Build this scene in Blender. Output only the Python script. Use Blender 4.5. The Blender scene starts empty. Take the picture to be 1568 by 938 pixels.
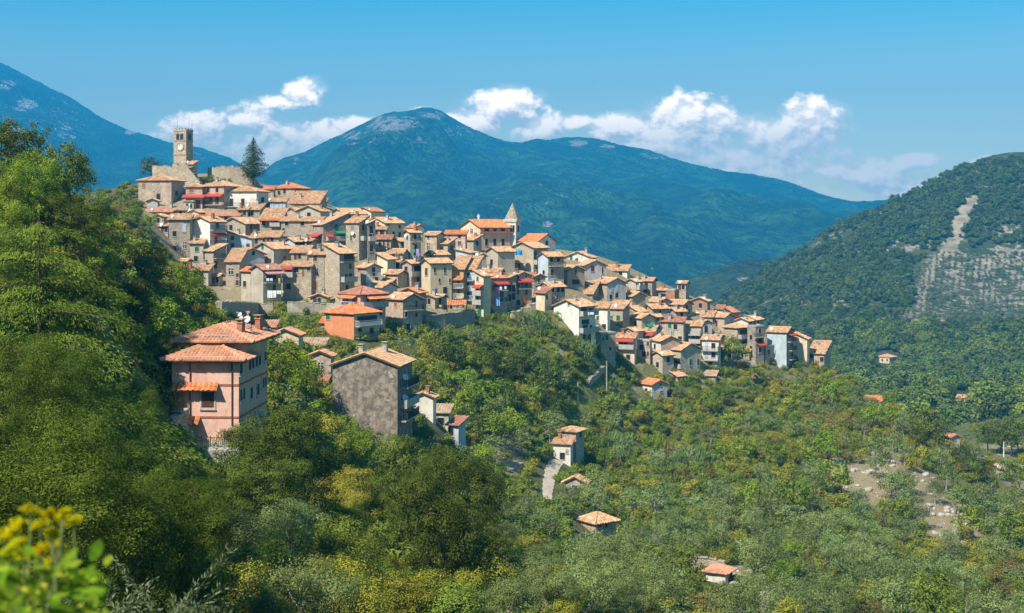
import bpy, math, random
import numpy as np
from mathutils import Vector, Matrix
random.seed(7); np.random.seed(7)
sc = bpy.context.scene
COL = sc.collection
# ------------------------------------------------------------------ camera, sky, sun, exposure
F, CX, HY = 2154.0, 784.0, 340.0          # focal length in photo pixels, image centre, eye level
cam_d = bpy.data.cameras.new('camera'); cam = bpy.data.objects.new('camera', cam_d); COL.objects.link(cam)
cam.location = (0, 0, 0); cam.rotation_euler = (math.radians(90), 0, 0)
cam_d.sensor_width = 36; cam_d.lens = F / 1568 * 36
cam_d.shift_y = -(469 - HY) / 1568
cam_d.clip_start = 0.1; cam_d.clip_end = 30000
cam_d.dof.use_dof = True; cam_d.dof.focus_distance = 230; cam_d.dof.aperture_fstop = 5.6
sc.camera = cam
SUN_EL, SUN_AZ = math.radians(46), math.radians(39)      # azimuth: to the left of straight behind the camera
S = Vector((-math.sin(SUN_AZ) * math.cos(SUN_EL), -math.cos(SUN_AZ) * math.cos(SUN_EL), math.sin(SUN_EL)))
sun_d = bpy.data.lights.new('sun', 'SUN'); sun = bpy.data.objects.new('sun', sun_d); COL.objects.link(sun)
sun_d.energy = 5.0; sun_d.angle = math.radians(0.5); sun_d.color = (1.0, 0.93, 0.82)
sun.rotation_euler = (-S).to_track_quat('-Z', 'Y').to_euler()
sc.view_settings.view_transform = 'Standard'; sc.view_settings.look = 'None'
sc.view_settings.exposure = 0.75; sc.view_settings.gamma = 1.0
sc.render.engine = 'CYCLES'
cy = sc.cycles
cy.max_bounces = 5; cy.diffuse_bounces = 3; cy.transmission_bounces = 3; cy.volume_bounces = 1; cy.transparent_max_bounces = 4
cy.caustics_reflective = False; cy.caustics_refractive = False
cy.use_denoising = True

class NT:
    """small helper to write node trees"""
    def __init__(s, tree): s.t = tree; s.n = tree.nodes; s.l = tree.links
    def new(s, typ, **kw):
        nd = s.n.new(typ)
        for k, v in kw.items(): setattr(nd, k, v)
        return nd
    def put(s, sock, v):
        if v is None: return
        if isinstance(v, bpy.types.NodeSocket): s.l.new(v, sock)
        else: sock.default_value = v
    def math(s, op, a, b=None, c=None, clamp=False):
        nd = s.new('ShaderNodeMath', operation=op, use_clamp=clamp)
        for i, v in enumerate((a, b, c)): s.put(nd.inputs[i], v)
        return nd.outputs[0]
    def vmath(s, op, a, b=None, c=None):
        nd = s.new('ShaderNodeVectorMath', operation=op)
        for i, v in enumerate((a, b, c)): s.put(nd.inputs[i], v)
        return nd.outputs['Value'] if op in ('LENGTH', 'DISTANCE', 'DOT_PRODUCT') else nd.outputs[0]
    def mix(s, f, a, b, blend='MIX'):
        nd = s.new('ShaderNodeMix', data_type='RGBA', blend_type=blend)
        s.put(nd.inputs['Factor'], f)
        for k, v in ((6, a), (7, b)):
            s.put(nd.inputs[k], v if isinstance(v, bpy.types.NodeSocket) else (*v[:3], 1))
        return nd.outputs[2]
    def rng(s, v, a, b, c=0.0, d=1.0, smooth=True):
        nd = s.new('ShaderNodeMapRange', interpolation_type='SMOOTHSTEP' if smooth else 'LINEAR')
        s.put(nd.inputs[0], v)
        for i, x in enumerate((a, b, c, d)): s.put(nd.inputs[i + 1], x)
        return nd.outputs[0]
    def noise(s, vec, scale, detail=4, rough=0.55, dist=0.0, dims='3D'):
        nd = s.new('ShaderNodeTexNoise', noise_dimensions=dims)
        s.put(nd.inputs['Vector'], vec); nd.inputs['Scale'].default_value = scale
        nd.inputs['Detail'].default_value = detail; nd.inputs['Roughness'].default_value = rough
        nd.inputs['Distortion'].default_value = dist
        return nd.outputs[0]
    def vor(s, vec, scale, feature='F1', out=0, rnd=1.0):
        nd = s.new('ShaderNodeTexVoronoi', feature=feature)
        s.put(nd.inputs['Vector'], vec); nd.inputs['Scale'].default_value = scale
        nd.inputs['Randomness'].default_value = rnd
        return nd.outputs[out]

world = bpy.data.worlds.new('World'); sc.world = world; world.use_nodes = True
w = NT(world.node_tree); w.n.clear()
sky = w.new('ShaderNodeTexSky', sky_type='NISHITA')
sky.sun_disc = False; sky.sun_elevation = SUN_EL; sky.sun_rotation = math.atan2(S.x, S.y)
sky.altitude = 500; sky.air_density = 1.1; sky.dust_density = 0.25; sky.ozone_density = 2.0
geo = w.new('ShaderNodeTexCoord')
sep = w.new('ShaderNodeSeparateXYZ'); w.put(sep.inputs[0], geo.outputs['Generated'])
ysafe = w.math('MAXIMUM', sep.outputs[1], 0.05)
tx = w.math('DIVIDE', sep.outputs[0], ysafe); tz = w.math('DIVIDE', sep.outputs[2], ysafe)
hyp = w.math('SQRT', w.math('MAXIMUM', w.math('SUBTRACT', 1.0, w.math('MULTIPLY', sep.outputs[2], sep.outputs[2])), .001))
elev = w.math('DIVIDE', sep.outputs[2], hyp)                     # the sky deepens upward from a pale horizon
tint = w.mix(w.rng(elev, 0.075, 0.17), (0.98, 0.94, 0.72), (0.24, 0.74, 0.80))
skyc = w.mix(1.0, sky.outputs[0], tint, 'MULTIPLY')
cmb = w.new('ShaderNodeCombineXYZ'); w.put(cmb.inputs[0], tx); w.put(cmb.inputs[1], tz)
cuv = cmb.outputs[0]
BLOBS = [(770,166,62,30,1),(735,184,50,24,1),(822,192,48,24,1),(695,190,40,18,.9),(880,188,34,14,.85),(646,171,16,7,.7),
 (945,196,55,22,.95),(1045,184,52,34,1),(1098,194,50,32,1),(1160,206,45,28,1),(1246,194,52,38,1),(1000,214,90,24,.85),(1205,224,80,24,.8),(1120,232,120,20,.65),
 (464,141,34,24,1),(432,155,30,12,.6),(382,184,52,24,.74),(446,206,46,22,.74),(322,192,44,16,.5),(505,204,42,17,.74),(290,210,50,22,.48),(380,222,110,24,.5),(556,188,32,10,.66),
 (1272,258,28,11,1.05),(1332,266,66,14,.9),(1402,247,36,11,1.05),(1362,256,40,10,.8),(1530,248,44,9,.85),(1498,256,30,10,.7),(1180,258,170,22,.5),(1350,284,150,20,.42),(1500,275,90,16,.4)]
def blobs(vec):
    acc = None
    for px, py, rx, ry, a in BLOBS:
        sx, sz = F / rx, F / ry
        v = w.vmath('MULTIPLY_ADD', vec, (sx, sz, 0), (-(px - CX) / rx, -(HY - py) / ry, 0))
        r = w.vmath('LENGTH', v)
        r = w.math('MULTIPLY_ADD', r, -a, a * 1.15)
        acc = r if acc is None else w.math('SMOOTH_MAX', acc, r, 0.25)
    return acc
base_d = blobs(cuv)
def cl_noise(off):
    v = w.vmath('MULTIPLY_ADD', cuv, (1.0, 1.3, 0), (off[0] + 3.1, off[1] + 1.7, 0.37))
    return w.noise(v, 36, 10, 0.60, 0.15)
n0 = cl_noise((0, 0)); n1 = cl_noise((-0.003, 0.007))
dens = w.math('ADD', base_d, w.math('MULTIPLY_ADD', n0, 2.6, -1.12))
alpha = w.rng(dens, 0.10, 0.60)
wisp = w.rng(w.math('ADD', base_d, w.math('MULTIPLY_ADD', w.noise(w.vmath('MULTIPLY', cuv, (1, 2.0, 0)), 15, 6, .6, .4), 2.0, -0.8)), 0.0, 1.1)
alpha = w.math('MAXIMUM', alpha, w.math('MULTIPLY', wisp, 0.55))
n2 = w.noise(w.vmath('MULTIPLY_ADD', cuv, (1.0, 1.3, 0), (3.1, 1.7, 0.37)), 11, 4, .5)
lit = w.math('MULTIPLY_ADD', w.math('SUBTRACT', n0, n1), 5.5, 0.50, clamp=True)
base_up = blobs(w.vmath('ADD', cuv, (-0.004, 0.010, 0)))       # is there more cloud toward the sun?
lit = w.math('MULTIPLY_ADD', w.math('SUBTRACT', base_d, base_up), 0.75, lit, clamp=True)
hgt = w.rng(tz, 0.046, 0.094)                               # cumulus tops whiter than their grey, hazy bases
lit = w.math('MULTIPLY', lit, w.math('MULTIPLY_ADD', hgt, 0.8, 0.24), clamp=True)
cloud_hi, cloud_lo = (27, 21, 15), (6.6, 6.2, 5.4)
ccol = w.mix(lit, cloud_lo, cloud_hi)
front = w.math('GREATER_THAN', sep.outputs[1], 0.06)
alpha = w.math('MULTIPLY', w.math('MULTIPLY', alpha, front), 0.97)
bgc = w.mix(alpha, skyc, ccol)
bg = w.new('ShaderNodeBackground'); w.put(bg.inputs[0], bgc); bg.inputs[1].default_value = 0.1
wo = w.new('ShaderNodeOutputWorld'); w.l.new(bg.outputs[0], wo.inputs[0])

# ------------------------------------------------------------------ helpers
def tag(o, label=None, cat=None, group=None, kind=None):
    if label: o['label'] = label
    if cat: o['category'] = cat
    if group: o['group'] = group
    if kind: o['kind'] = kind
    return o
def P(px, py, d): return Vector(((px - CX) / F * d, d, (HY - py) / F * d))
def PX(v): return (CX + F * v[0] / v[1], HY - F * v[2] / v[1])
def mesh_np(name, verts, faces, mats=(), smooth=False, attr=None):
    """verts (n,3) array; faces list of tuples or (m,k) array"""
    me = bpy.data.meshes.new(name)
    verts = np.asarray(verts, dtype=np.float32).reshape(-1, 3)
    if isinstance(faces, np.ndarray):
        m, k = faces.shape
        me.vertices.add(len(verts)); me.vertices.foreach_set('co', verts.ravel())
        me.loops.add(m * k); me.loops.foreach_set('vertex_index', faces.astype(np.int32).ravel())
        me.polygons.add(m); me.polygons.foreach_set('loop_start', np.arange(0, m * k, k, dtype=np.int32))
        me.update(calc_edges=True)
    else:
        me.from_pydata([tuple(map(float, v)) for v in verts], [], faces); me.update()
    for m_ in mats: me.materials.append(m_)
    if smooth: me.polygons.foreach_set('use_smooth', np.ones(len(me.polygons), dtype=bool))
    for k_, (dom, arr) in (attr or {}).items():
        a = me.attributes.new(k_, 'FLOAT', dom); a.data.foreach_set('value', np.asarray(arr, dtype=np.float32).ravel())
    me.validate()
    return me
def add(name, me, parent=None, loc=None):
    o = bpy.data.objects.new(name, me); COL.objects.link(o)
    if parent is not None: o.parent = parent
    if loc is not None: o.location = loc
    return o
def empty(name, loc=(0, 0, 0)):
    o = bpy.data.objects.new(name, None); COL.objects.link(o); o.location = loc; o.empty_display_size = 0.3
    return o

_lat = np.random.RandomState(3).rand(256, 256)
def vnoise(x, y):
    xi = np.floor(x).astype(int); yi = np.floor(y).astype(int); fx = x - xi; fy = y - yi
    fx = fx * fx * (3 - 2 * fx); fy = fy * fy * (3 - 2 * fy)
    g = lambda a, b: _lat[a & 255, b & 255]
    return (g(xi, yi) * (1 - fx) + g(xi + 1, yi) * fx) * (1 - fy) + (g(xi, yi + 1) * (1 - fx) + g(xi + 1, yi + 1) * fx) * fy
def fbm(x, y, octv=5, gain=0.5):
    s = 0; a = 1; t = 0
    for i in range(octv):
        s = s + a * vnoise(x * 2 ** i + 17.3 * i, y * 2 ** i + 5.1 * i); t += a; a *= gain
    return s / t                                             # 0..1

# ------------------------------------------------------------------ ground height field
CTRL = [  # px, py, distance: points of the bare ground
 (784,1050,70),(784,938,85),(700,850,110),(600,760,140),(850,760,212),(910,806,212),(838,735,240),(868,714,254),(1100,890,190),
 (1500,935,190),(1300,935,165),(1000,935,135),(1370,775,250),(1300,650,310),(1200,575,352),(1000,602,320),(1000,700,272),(1150,700,282),
 (930,572,315),(880,640,285),(760,620,260),(700,682,215),(640,562,255),(640,512,280),(760,492,305),(860,506,300),(430,476,285),(500,482,285),
 (550,532,250),(490,565,215),(310,692,115),(420,690,128),(560,690,180),(640,684,190),(690,692,200),(200,700,92),(100,800,62),(0,900,46),
 (0,600,70),(0,450,92),(150,500,102),(250,480,150),(300,430,220),(0,330,112),(120,335,145),(200,362,200),(225,330,320),(380,800,88),(470,900,80),(250,938,58),
 (300,462,290),(300,400,322),(250,345,350),(270,303,375),(280,272,388),(350,278,388),(450,312,375),(400,392,328),(520,462,290),(560,352,360),
 (650,402,332),(650,462,300),(720,482,300),(750,388,372),(840,392,375),(840,440,335),(940,424,362),(900,502,312),(1000,452,365),(1000,542,332),
 (1080,502,352),(1100,572,342),(1160,502,372),(1230,532,375),(1262,562,362),(1330,614,341),(1400,690,292),(1500,702,330),(1450,684,322),(1550,735,300),(1540,655,430),
 (1290,585,347),(1312,600,344),(1345,617,338),(1372,633,332),(1425,662,322),(740,760,215),(560,600,205),(480,640,150),
 # behind the ridge, then the valley floor and the hill across it
 (300,300,470),(600,375,470),(900,430,470),(1200,640,470),(1400,700,430),(100,320,300),(0,330,260),
 (0,420,600),(400,440,600),(800,620,640),(1100,640,700),(1300,600,700),(1450,602,640),(1480,603,740),(1568,592,700),(1750,580,620),(2100,540,600),
 (1300,545,850),(1358,553,830),(1500,560,800),(1300,480,980),(1400,480,980),(1500,480,1000),(1200,480,1050),(1120,470,1150),
 (1200,402,1230),(1250,372,1250),(1300,348,1260),(1340,334,1270),(1380,322,1280),(1450,290,1300),(1490,261,1320),(1520,252,1330),(1568,248,1340),(1700,235,1350),(2000,235,1350),
 (1500,380,1170),(1400,400,1150),(1568,400,1150),
 (1568,330,1900),(1400,400,1900),(1200,440,1700),(2000,330,1900),(1000,520,1500),(600,470,1500),(0,430,1500),(-300,420,1500),
 (0,385,2900),(800,400,2900),(1500,395,2900),(2100,380,2900)]
pts = [(a / 200.0, math.log(d) * 4.0, (HY - b) / F * d) for a, b, d in CTRL]
for a in (-500, 0, 500, 1000, 1500, 2100):
    pts.append((a / 200.0, math.log(1.0) * 4, -1.7)); pts.append((a / 200.0, math.log(3.0) * 4, -1.85)); pts.append((a / 200.0, math.log(9.0) * 4, -4.2))
for d, z in ((25, -6.0), (60, -7), (150, 2), (300, 6)): pts.append((-450 / 200.0, math.log(d) * 4, z))
for d, z in ((25, -9.5), (60, -21), (150, -45), (300, -62)): pts.append((2050 / 200.0, math.log(d) * 4, z))
A = np.array(pts)
def _phi(r2): return np.where(r2 > 1e-12, 0.5 * r2 * np.log(np.maximum(r2, 1e-12)), 0)
n_ = len(A)
K = _phi((A[:, None, 0] - A[None, :, 0]) ** 2 + (A[:, None, 1] - A[None, :, 1]) ** 2) + np.eye(n_) * 0.03
Q = np.c_[np.ones(n_), A[:, :2]]
W_ = np.linalg.solve(np.block([[K, Q], [Q.T, np.zeros((3, 3))]]), np.r_[A[:, 2], np.zeros(3)])
def Zt(px, d):
    """ground height at image column px and distance d (arrays)"""
    u = np.asarray(px, dtype=float) / 200.0; v = np.log(np.asarray(d, dtype=float)) * 4.0
    u, v = np.broadcast_arrays(u, v); sh = u.shape; u = u.ravel(); v = v.ravel()
    out = np.empty(len(u))
    for i in range(0, len(u), 20000):
        a, b = u[i:i + 20000, None], v[i:i + 20000, None]
        out[i:i + 20000] = _phi((a - A[None, :, 0]) ** 2 + (b - A[None, :, 1]) ** 2) @ W_[:n_] + W_[n_] + W_[n_ + 1] * a[:, 0] + W_[n_ + 2] * b[:, 0]
    out = out.reshape(sh)
    d = np.asarray(d, dtype=float); x = (np.asarray(px, dtype=float) - CX) / F * d
    amp = np.clip(d / 60, 0, 1) * 0.9 + np.clip((d - 520) / 700, 0, 1) * 9
    s = 14 + np.clip((d - 520) / 500, 0, 1) * 80
    return out + (fbm(x / s, d / s, 4) - 0.5) * amp
GP = np.linspace(-420, 2080, 313)
GD = np.exp(np.linspace(math.log(1.0), math.log(520), 290))
GZ = Zt(GP[None, :], GD[:, None])
HP = np.linspace(-420, 2300, 300); HD = np.exp(np.linspace(math.log(520), math.log(2900), 200))
HZ = Zt(HP[None, :], HD[:, None])
def hit(px, py, dmin=8.0, far=False):
    """first point where the view ray of photo pixel (px,py) meets the bare ground"""
    gp, gd, gz = (HP, HD, HZ) if far else (GP, GD, GZ)
    t = (px - gp[0]) / (gp[1] - gp[0]); i = int(min(max(t, 0), len(gp) - 2)); f = t - i
    col = gz[:, i] * (1 - f) + gz[:, i + 1] * f
    ray = (HY - py) / F * gd
    k = np.nonzero((col >= ray) & (gd > dmin))[0]
    if len(k) == 0: return None
    k = k[0]
    if k == 0: d = gd[0]
    else:
        a, b = col[k - 1] - ray[k - 1], col[k] - ray[k]
        d = gd[k - 1] + (gd[k] - gd[k - 1]) * (a / (a - b) if a != b else 0)
    return P(px, py, float(d))
def ground_at(x, y):
    px = CX + F * x / y
    gp, gd, gz = (GP, GD, GZ) if y < 520 else (HP, HD, HZ)
    i = int(np.clip((px - gp[0]) / (gp[1] - gp[0]), 0, len(gp) - 2)); f = (px - gp[i]) / (gp[1] - gp[0])
    j = int(np.clip(np.searchsorted(gd, y) - 1, 0, len(gd) - 2)); g = (y - gd[j]) / (gd[j + 1] - gd[j])
    return float((gz[j, i] * (1 - f) + gz[j, i + 1] * f) * (1 - g) + (gz[j + 1, i] * (1 - f) + gz[j + 1, i + 1] * f) * g)
def grid_faces(r, c):
    i = np.arange(r - 1)[:, None] * c + np.arange(c - 1)[None, :]
    return np.stack([i, i + 1, i + 1 + c, i + c], -1).reshape(-1, 4)

def new_mat(name):
    m = bpy.data.materials.new(name); m.use_nodes = True
    t = NT(m.node_tree); t.n.clear()
    out = t.new('ShaderNodeOutputMaterial'); bs = t.new('ShaderNodeBsdfPrincipled')
    t.l.new(bs.outputs[0], out.inputs[0]); bs.inputs['Roughness'].default_value = 0.9; bs.inputs['Specular IOR Level'].default_value = 0.2
    return m, t, bs, out
def bump(t, bs, h, strength, dist):
    b = t.new('ShaderNodeBump'); b.inputs['Strength'].default_value = strength; b.inputs['Distance'].default_value = dist
    t.put(b.inputs['Height'], h); t.l.new(b.outputs[0], bs.inputs['Normal'])
def mat_ground(far=False):
    m, t, bs, out = new_mat('ground_far' if far else 'ground_near')
    g = t.new('ShaderNodeNewGeometry').outputs['Position']
    k = 0.12 if far else 1.0
    a = t.noise(g, 0.16 * k, 6, 0.6); b = t.noise(g, 0.9 * k, 5, 0.65); c = t.noise(g, 0.05 * k, 3)
    col = t.mix(t.rng(a, 0.38, 0.62), (0.10, 0.115, 0.030), (0.18, 0.145, 0.062))
    col = t.mix(t.rng(c, 0.45, 0.65), col, (0.10, 0.13, 0.035))
    col = t.mix(t.rng(b, 0.5, 0.72, 0, .75), col, (0.05, 0.062, 0.018))
    at = t.new('ShaderNodeAttribute', attribute_name='bare')
    st = t.vor(g, 0.7 * k, 'DISTANCE_TO_EDGE')
    soil = t.mix(t.rng(b, 0.35, 0.65), (0.44, 0.33, 0.20), (0.30, 0.235, 0.115))
    soil = t.mix(t.rng(t.noise(g, 0.35 * k, 5, .7), 0.56, 0.66), soil, (0.50, 0.45, 0.38))
    col = t.mix(t.math('MULTIPLY', at.outputs['Fac'], t.rng(b, 0.25, 0.5), clamp=True), col, soil)
    t.put(bs.inputs['Base Color'], col)
    bump(t, bs, t.noise(g, 1.6 * k, 8, 0.7), 1.0, 0.5 / k)
    return m
VX = lambda gp, gd: (gp[None, :] - CX) / F * gd[:, None]
def bare_mask(px, py):
    """where the photo shows open dry ground or rock instead of leaves"""
    out = np.zeros_like(px)
    for a, b, ra, rb, s in ((1345,738,95,66,1),(1445,795,72,62,1),(1290,720,40,30,.9),(1500,815,60,25,.7),(1390,740,60,40,.9),(1180,920,40,40,.9),(1140,880,60,25,.9),(1050,862,60,18,.9),
        (775,690,40,30,.9),(760,700,25,25,1),(790,715,30,18,1),(1020,695,60,16,.9),(960,590,60,22,.6),(930,570,40,30,.8),(860,520,25,50,.8),(1080,590,90,15,.5),(1210,580,60,12,.5),(700,395,420,60,.0),(1520,690,60,20,.8),(1560,740,30,30,.7),(1420,640,60,20,.5)):
        if s > 0: out = np.maximum(out, s * np.clip(1.6 - 1.6 * np.hypot((px - a) / ra, (py - b) / rb), 0, 1))
    top = np.interp(px, [210,300,420,560,720,850,960,1100,1180,1265], [270,262,285,320,345,372,400,465,500,530]); bot = np.interp(px, [210,300,340,520,650,760,860,960,1080,1265], [330,440,470,470,500,470,478,540,570,545])
    return np.maximum(out, np.where((px > 215) & (px < 1262) & (py > top) & (py < bot), .9, 0))
_gx = VX(GP, GD); _gy = np.broadcast_to(GD[:, None], GZ.shape)
_py = HY - F * GZ / _gy
ground = add('ground', mesh_np('ground', np.stack([_gx, _gy, GZ], -1), grid_faces(*GZ.shape), [mat_ground()], True,
             {'bare': ('POINT', bare_mask(np.broadcast_to(GP[None, :], GZ.shape), _py))}))
tag(ground, kind='structure')
# rock and scree on the hill across the valley
def rock_mask(px, py):
    x = px; y = py; o = np.zeros_like(px)
    def seg(x0, y0, x1, y1, r0, r1, s):
        t = np.clip(((x - x0) * (x1 - x0) + (y - y0) * (y1 - y0)) / ((x1 - x0) ** 2 + (y1 - y0) ** 2), 0, 1)
        return s * np.clip(1.5 - 1.5 * np.hypot(x - x0 - t * (x1 - x0), y - y0 - t * (y1 - y0)) / (r0 + (r1 - r0) * t), 0, 1)
    for a in ((1490,305,1465,345,12,19,.9),(1465,345,1455,380,22,17,.8),(1455,375,1430,405,14,10,.8),(1432,400,1412,445,9,13,.75),(1412,440,1408,480,14,10,.6),(1430,350,1370,368,8,5,.6),(1400,382,1340,382,6,4,.55),
              (1440,440,1560,440,56,70,.33),(1500,405,1568,395,18,30,.5),(1530,345,1545,360,6,4,.9),(1520,365,1560,350,5,8,.5),(1270,440,1290,470,16,12,.5),(1200,455,1260,465,14,14,.4),(1330,320,1400,330,3,3,.2),
              (1440,480,1450,500,10,14,.6),(1340,510,1370,520,14,10,.5),(1400,455,1390,500,14,14,.4),(1500,285,1520,290,4,4,.5),(1560,284,1568,284,4,4,.9)):
        o = np.maximum(o, seg(*a))
    return o
_hx = VX(HP, HD); _hy = np.broadcast_to(HD[:, None], HZ.shape); _hpx = np.broadcast_to(HP[None, :], HZ.shape); _hpy = HY - F * HZ / _hy
def mat_hill():
    m, t, bs, out = new_mat('hill_slope')
    g = t.new('ShaderNodeNewGeometry').outputs['Position']
    a = t.noise(g, 0.02, 6, 0.6); b = t.noise(g, 0.11, 5, 0.65)
    col = t.mix(t.rng(a, 0.4, 0.6), (0.045, 0.07, 0.02), (0.085, 0.095, 0.035))
    at = t.new('ShaderNodeAttribute', attribute_name='bare')
    rock = t.mix(t.rng(b, 0.35, 0.7), (0.43, 0.355, 0.275), (0.20, 0.17, 0.10))
    msk = t.rng(t.math('ADD', at.outputs['Fac'], t.math('MULTIPLY_ADD', t.noise(g, 0.085, 7, .72), 3.4, -1.75)), 0.16, 0.40)
    t.put(bs.inputs['Base Color'], t.mix(msk, col, rock))
    bump(t, bs, t.noise(g, 0.25, 8, 0.7), 1.0, 3)
    return m
hill = add('hill', mesh_np('hill', np.stack([_hx, _hy, HZ], -1), grid_faces(*HZ.shape), [mat_hill()], True, {'bare': ('POINT', rock_mask(_hpx, _hpy))}))
tag(hill, kind='structure')
pl = add('valley_floor', mesh_np('valley_floor', [(-6900, -900, -150), (6900, -900, -150), (6900, 7000, -150), (-6900, 7000, -150)], [(0, 1, 2, 3)], [mat_ground(True)]))
tag(pl, kind='structure')

# ------------------------------------------------------------------ mountains
def mat_mountain(name, dark, light, rockc):
    m, t, bs, out = new_mat(name)
    g = t.new('ShaderNodeNewGeometry').outputs['Position']
    a = t.noise(g, 0.006, 6, 0.6); b = t.noise(g, 0.03, 6, 0.6)
    v = t.vor(g, 0.085); v2 = t.vor(g, 0.16)
    col = t.mix(t.rng(a, 0.35, 0.65), dark, light)
    col = t.mix(t.rng(b, 0.42, 0.62), col, [x * 0.55 for x in dark])
    at = t.new('ShaderNodeAttribute', attribute_name='rock')
    rk = t.mix(t.noise(g, 0.05, 5), [x * 0.7 for x in rockc], rockc)
    msk = t.rng(t.math('ADD', at.outputs['Fac'], t.math('MULTIPLY_ADD', t.noise(g, 0.022, 8, .72), 2.2, -1.1)), 0.32, 0.5)
    t.put(bs.inputs['Base Color'], t.mix(msk, col, rk))
    h = t.math('ADD', t.math('MULTIPLY', v, -1.0), t.math('MULTIPLY', v2, -0.5))
    bump(t, bs, t.math('ADD', h, t.math('MULTIPLY', t.noise(g, 0.02, 5), 2.0)), 1.0, 9)
    return m
def mountain(name, crest, D, L, zb, mat, spur=(60, 500), rocks=(), nu=560, nv=170, prof=0.85, back=700, dcurve=None, skew=0.0):
    cp = np.array(crest, dtype=float); px = np.linspace(cp[0, 0], cp[-1, 0], nu)
    py = np.interp(px, cp[:, 0], cp[:, 1])
    k = np.ones(7) / 7; pys = np.convolve(np.pad(py, 3, mode='edge'), k, mode='valid')
    Dv = np.full(nu, float(D)) if dcurve is None else np.interp(px, *zip(*dcurve))
    zc = (HY - pys) / F * Dv
    v = np.r_[np.linspace(0, 1, nv), np.linspace(1, 1.6, 14)[1:]][:, None]
    d = Dv[None, :] - L * (1 - np.minimum(v, 1)) + np.maximum(v - 1, 0) * back
    s = np.where(v <= 1, np.minimum(v, 1) ** prof, 1 - (v - 1) * 0.9)
    z = zb + (zc[None, :] - zb) * s
    x = (px[None, :] - CX) / F * d
    env = np.clip(np.minimum(v, 2 - v), 0, 1); env = np.sin(np.clip(env, 0, 1) * math.pi) ** 0.7 * (v < 1)
    r = 1 - np.abs(2 * fbm((x + skew * d) / spur[1], d / (spur[1] * 2.4) + 9, 4) - 1)
    z = z + (r - 0.62) * spur[0] * 2 * env + (fbm(x / 90, d / 90, 4) - .5) * 16 * np.clip(env + 0.12, 0, 1) + (fbm(x / 14, d / 14, 2) - .5) * 9 * (v <= 1.02)
    rk = np.zeros_like(z); ppx = CX + F * x / d; ppy = HY - F * z / d
    for a, b, ra, rb, q in rocks: rk = np.maximum(rk, q * np.clip(1.5 - 1.5 * np.hypot((ppx - a) / ra, (ppy - b) / rb), 0, 1))
    o = add(name, mesh_np(name, np.stack([x, d, z], -1), grid_faces(*z.shape), [mat], False, {'rock': ('POINT', rk)}))
    return tag(o, kind='structure')
M_mtn = mat_mountain('mountain_forest', (0.008, 0.032, 0.008), (0.040, 0.115, 0.018), (0.33, 0.27, 0.22))
mountain('mountain', [(-500,330),(100,330),(250,318),(330,300),(395,272),(430,244),(470,232),(500,216),(530,203),(560,190),(590,181),(625,180),(645,173),(665,170),(682,173),(700,186),(725,201),(755,215),(790,220),(840,218),(885,216),(920,218),
 (960,228),(1000,236),(1050,252),(1100,266),(1150,272),(1200,282),(1250,296),(1300,311),(1340,314),(1390,316),(1500,318),(1700,312),(2100,300)], 4900, 2600, -150, M_mtn, (145, 600),
 [(600,190,64,22,.5),(540,208,36,12,.4),(665,176,26,10,.5),(700,200,40,16,.35),(885,219,22,8,.7),(930,224,20,6,.5),(1000,240,40,8,.35),(838,343,12,6,.6),(450,246,25,8,.3),(1240,386,26,12,.7),(830,300,200,60,.08),(600,215,120,20,.25)], 640, 190)
mountain('mountain', [(-700,60),(-200,70),(-60,82),(0,95),(30,110),(60,125),(110,150),(160,184),(200,200),(225,206),(260,219),(300,224),(340,237),(370,250),(400,273),(470,300),(600,330),(900,345)], 5600, 2600, -150,
 mat_mountain('mountain_wood', (0.008, 0.034, 0.010), (0.032, 0.090, 0.020), (0.42, 0.37, 0.34)), (85, 600), [(40,160,30,16,.6),(20,200,26,20,.6),(200,202,12,5,.9),(90,190,60,60,.25),(10,130,25,14,.45),(300,240,40,20,.2)], 420, 150)
mountain('mountain_spur', [(700,470),(850,462),(960,450),(1040,437),(1080,417),(1120,402),(1160,398),(1200,397),(1240,388),(1280,372),(1340,352),(1420,330),(1445,292),(1470,285),(1560,300),(1800,300)], 1750, 620, -150,
 mat_mountain('spur_forest', (0.026, 0.046, 0.012), (0.060, 0.085, 0.020), (0.40, 0.34, 0.29)), (22, 200), [(1150,430,60,12,.3),(1232,384,30,10,.4)], 420, 110)
# air: one even haze box round everything
hz = add('haze', mesh_np('haze', [(x, y, z) for x in (-7000, 7000) for y in (-1000, 7200) for z in (-151.5, 700)],
   [(0, 1, 3, 2), (4, 6, 7, 5), (0, 4, 5, 1), (2, 3, 7, 6), (0, 2, 6, 4), (1, 5, 7, 3)]))
hm = bpy.data.materials.new('haze_air'); hm.use_nodes = True; ht = NT(hm.node_tree); ht.n.clear()
pv = ht.new('ShaderNodeVolumePrincipled'); pv.inputs['Color'].default_value = (0.025, 0.42, 0.84, 1); pv.inputs['Density'].default_value = 2.0e-4
ho = ht.new('ShaderNodeOutputMaterial'); ht.l.new(pv.outputs[0], ho.inputs['Volume'])
hz.data.materials.append(hm); tag(hz, kind='stuff')
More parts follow.
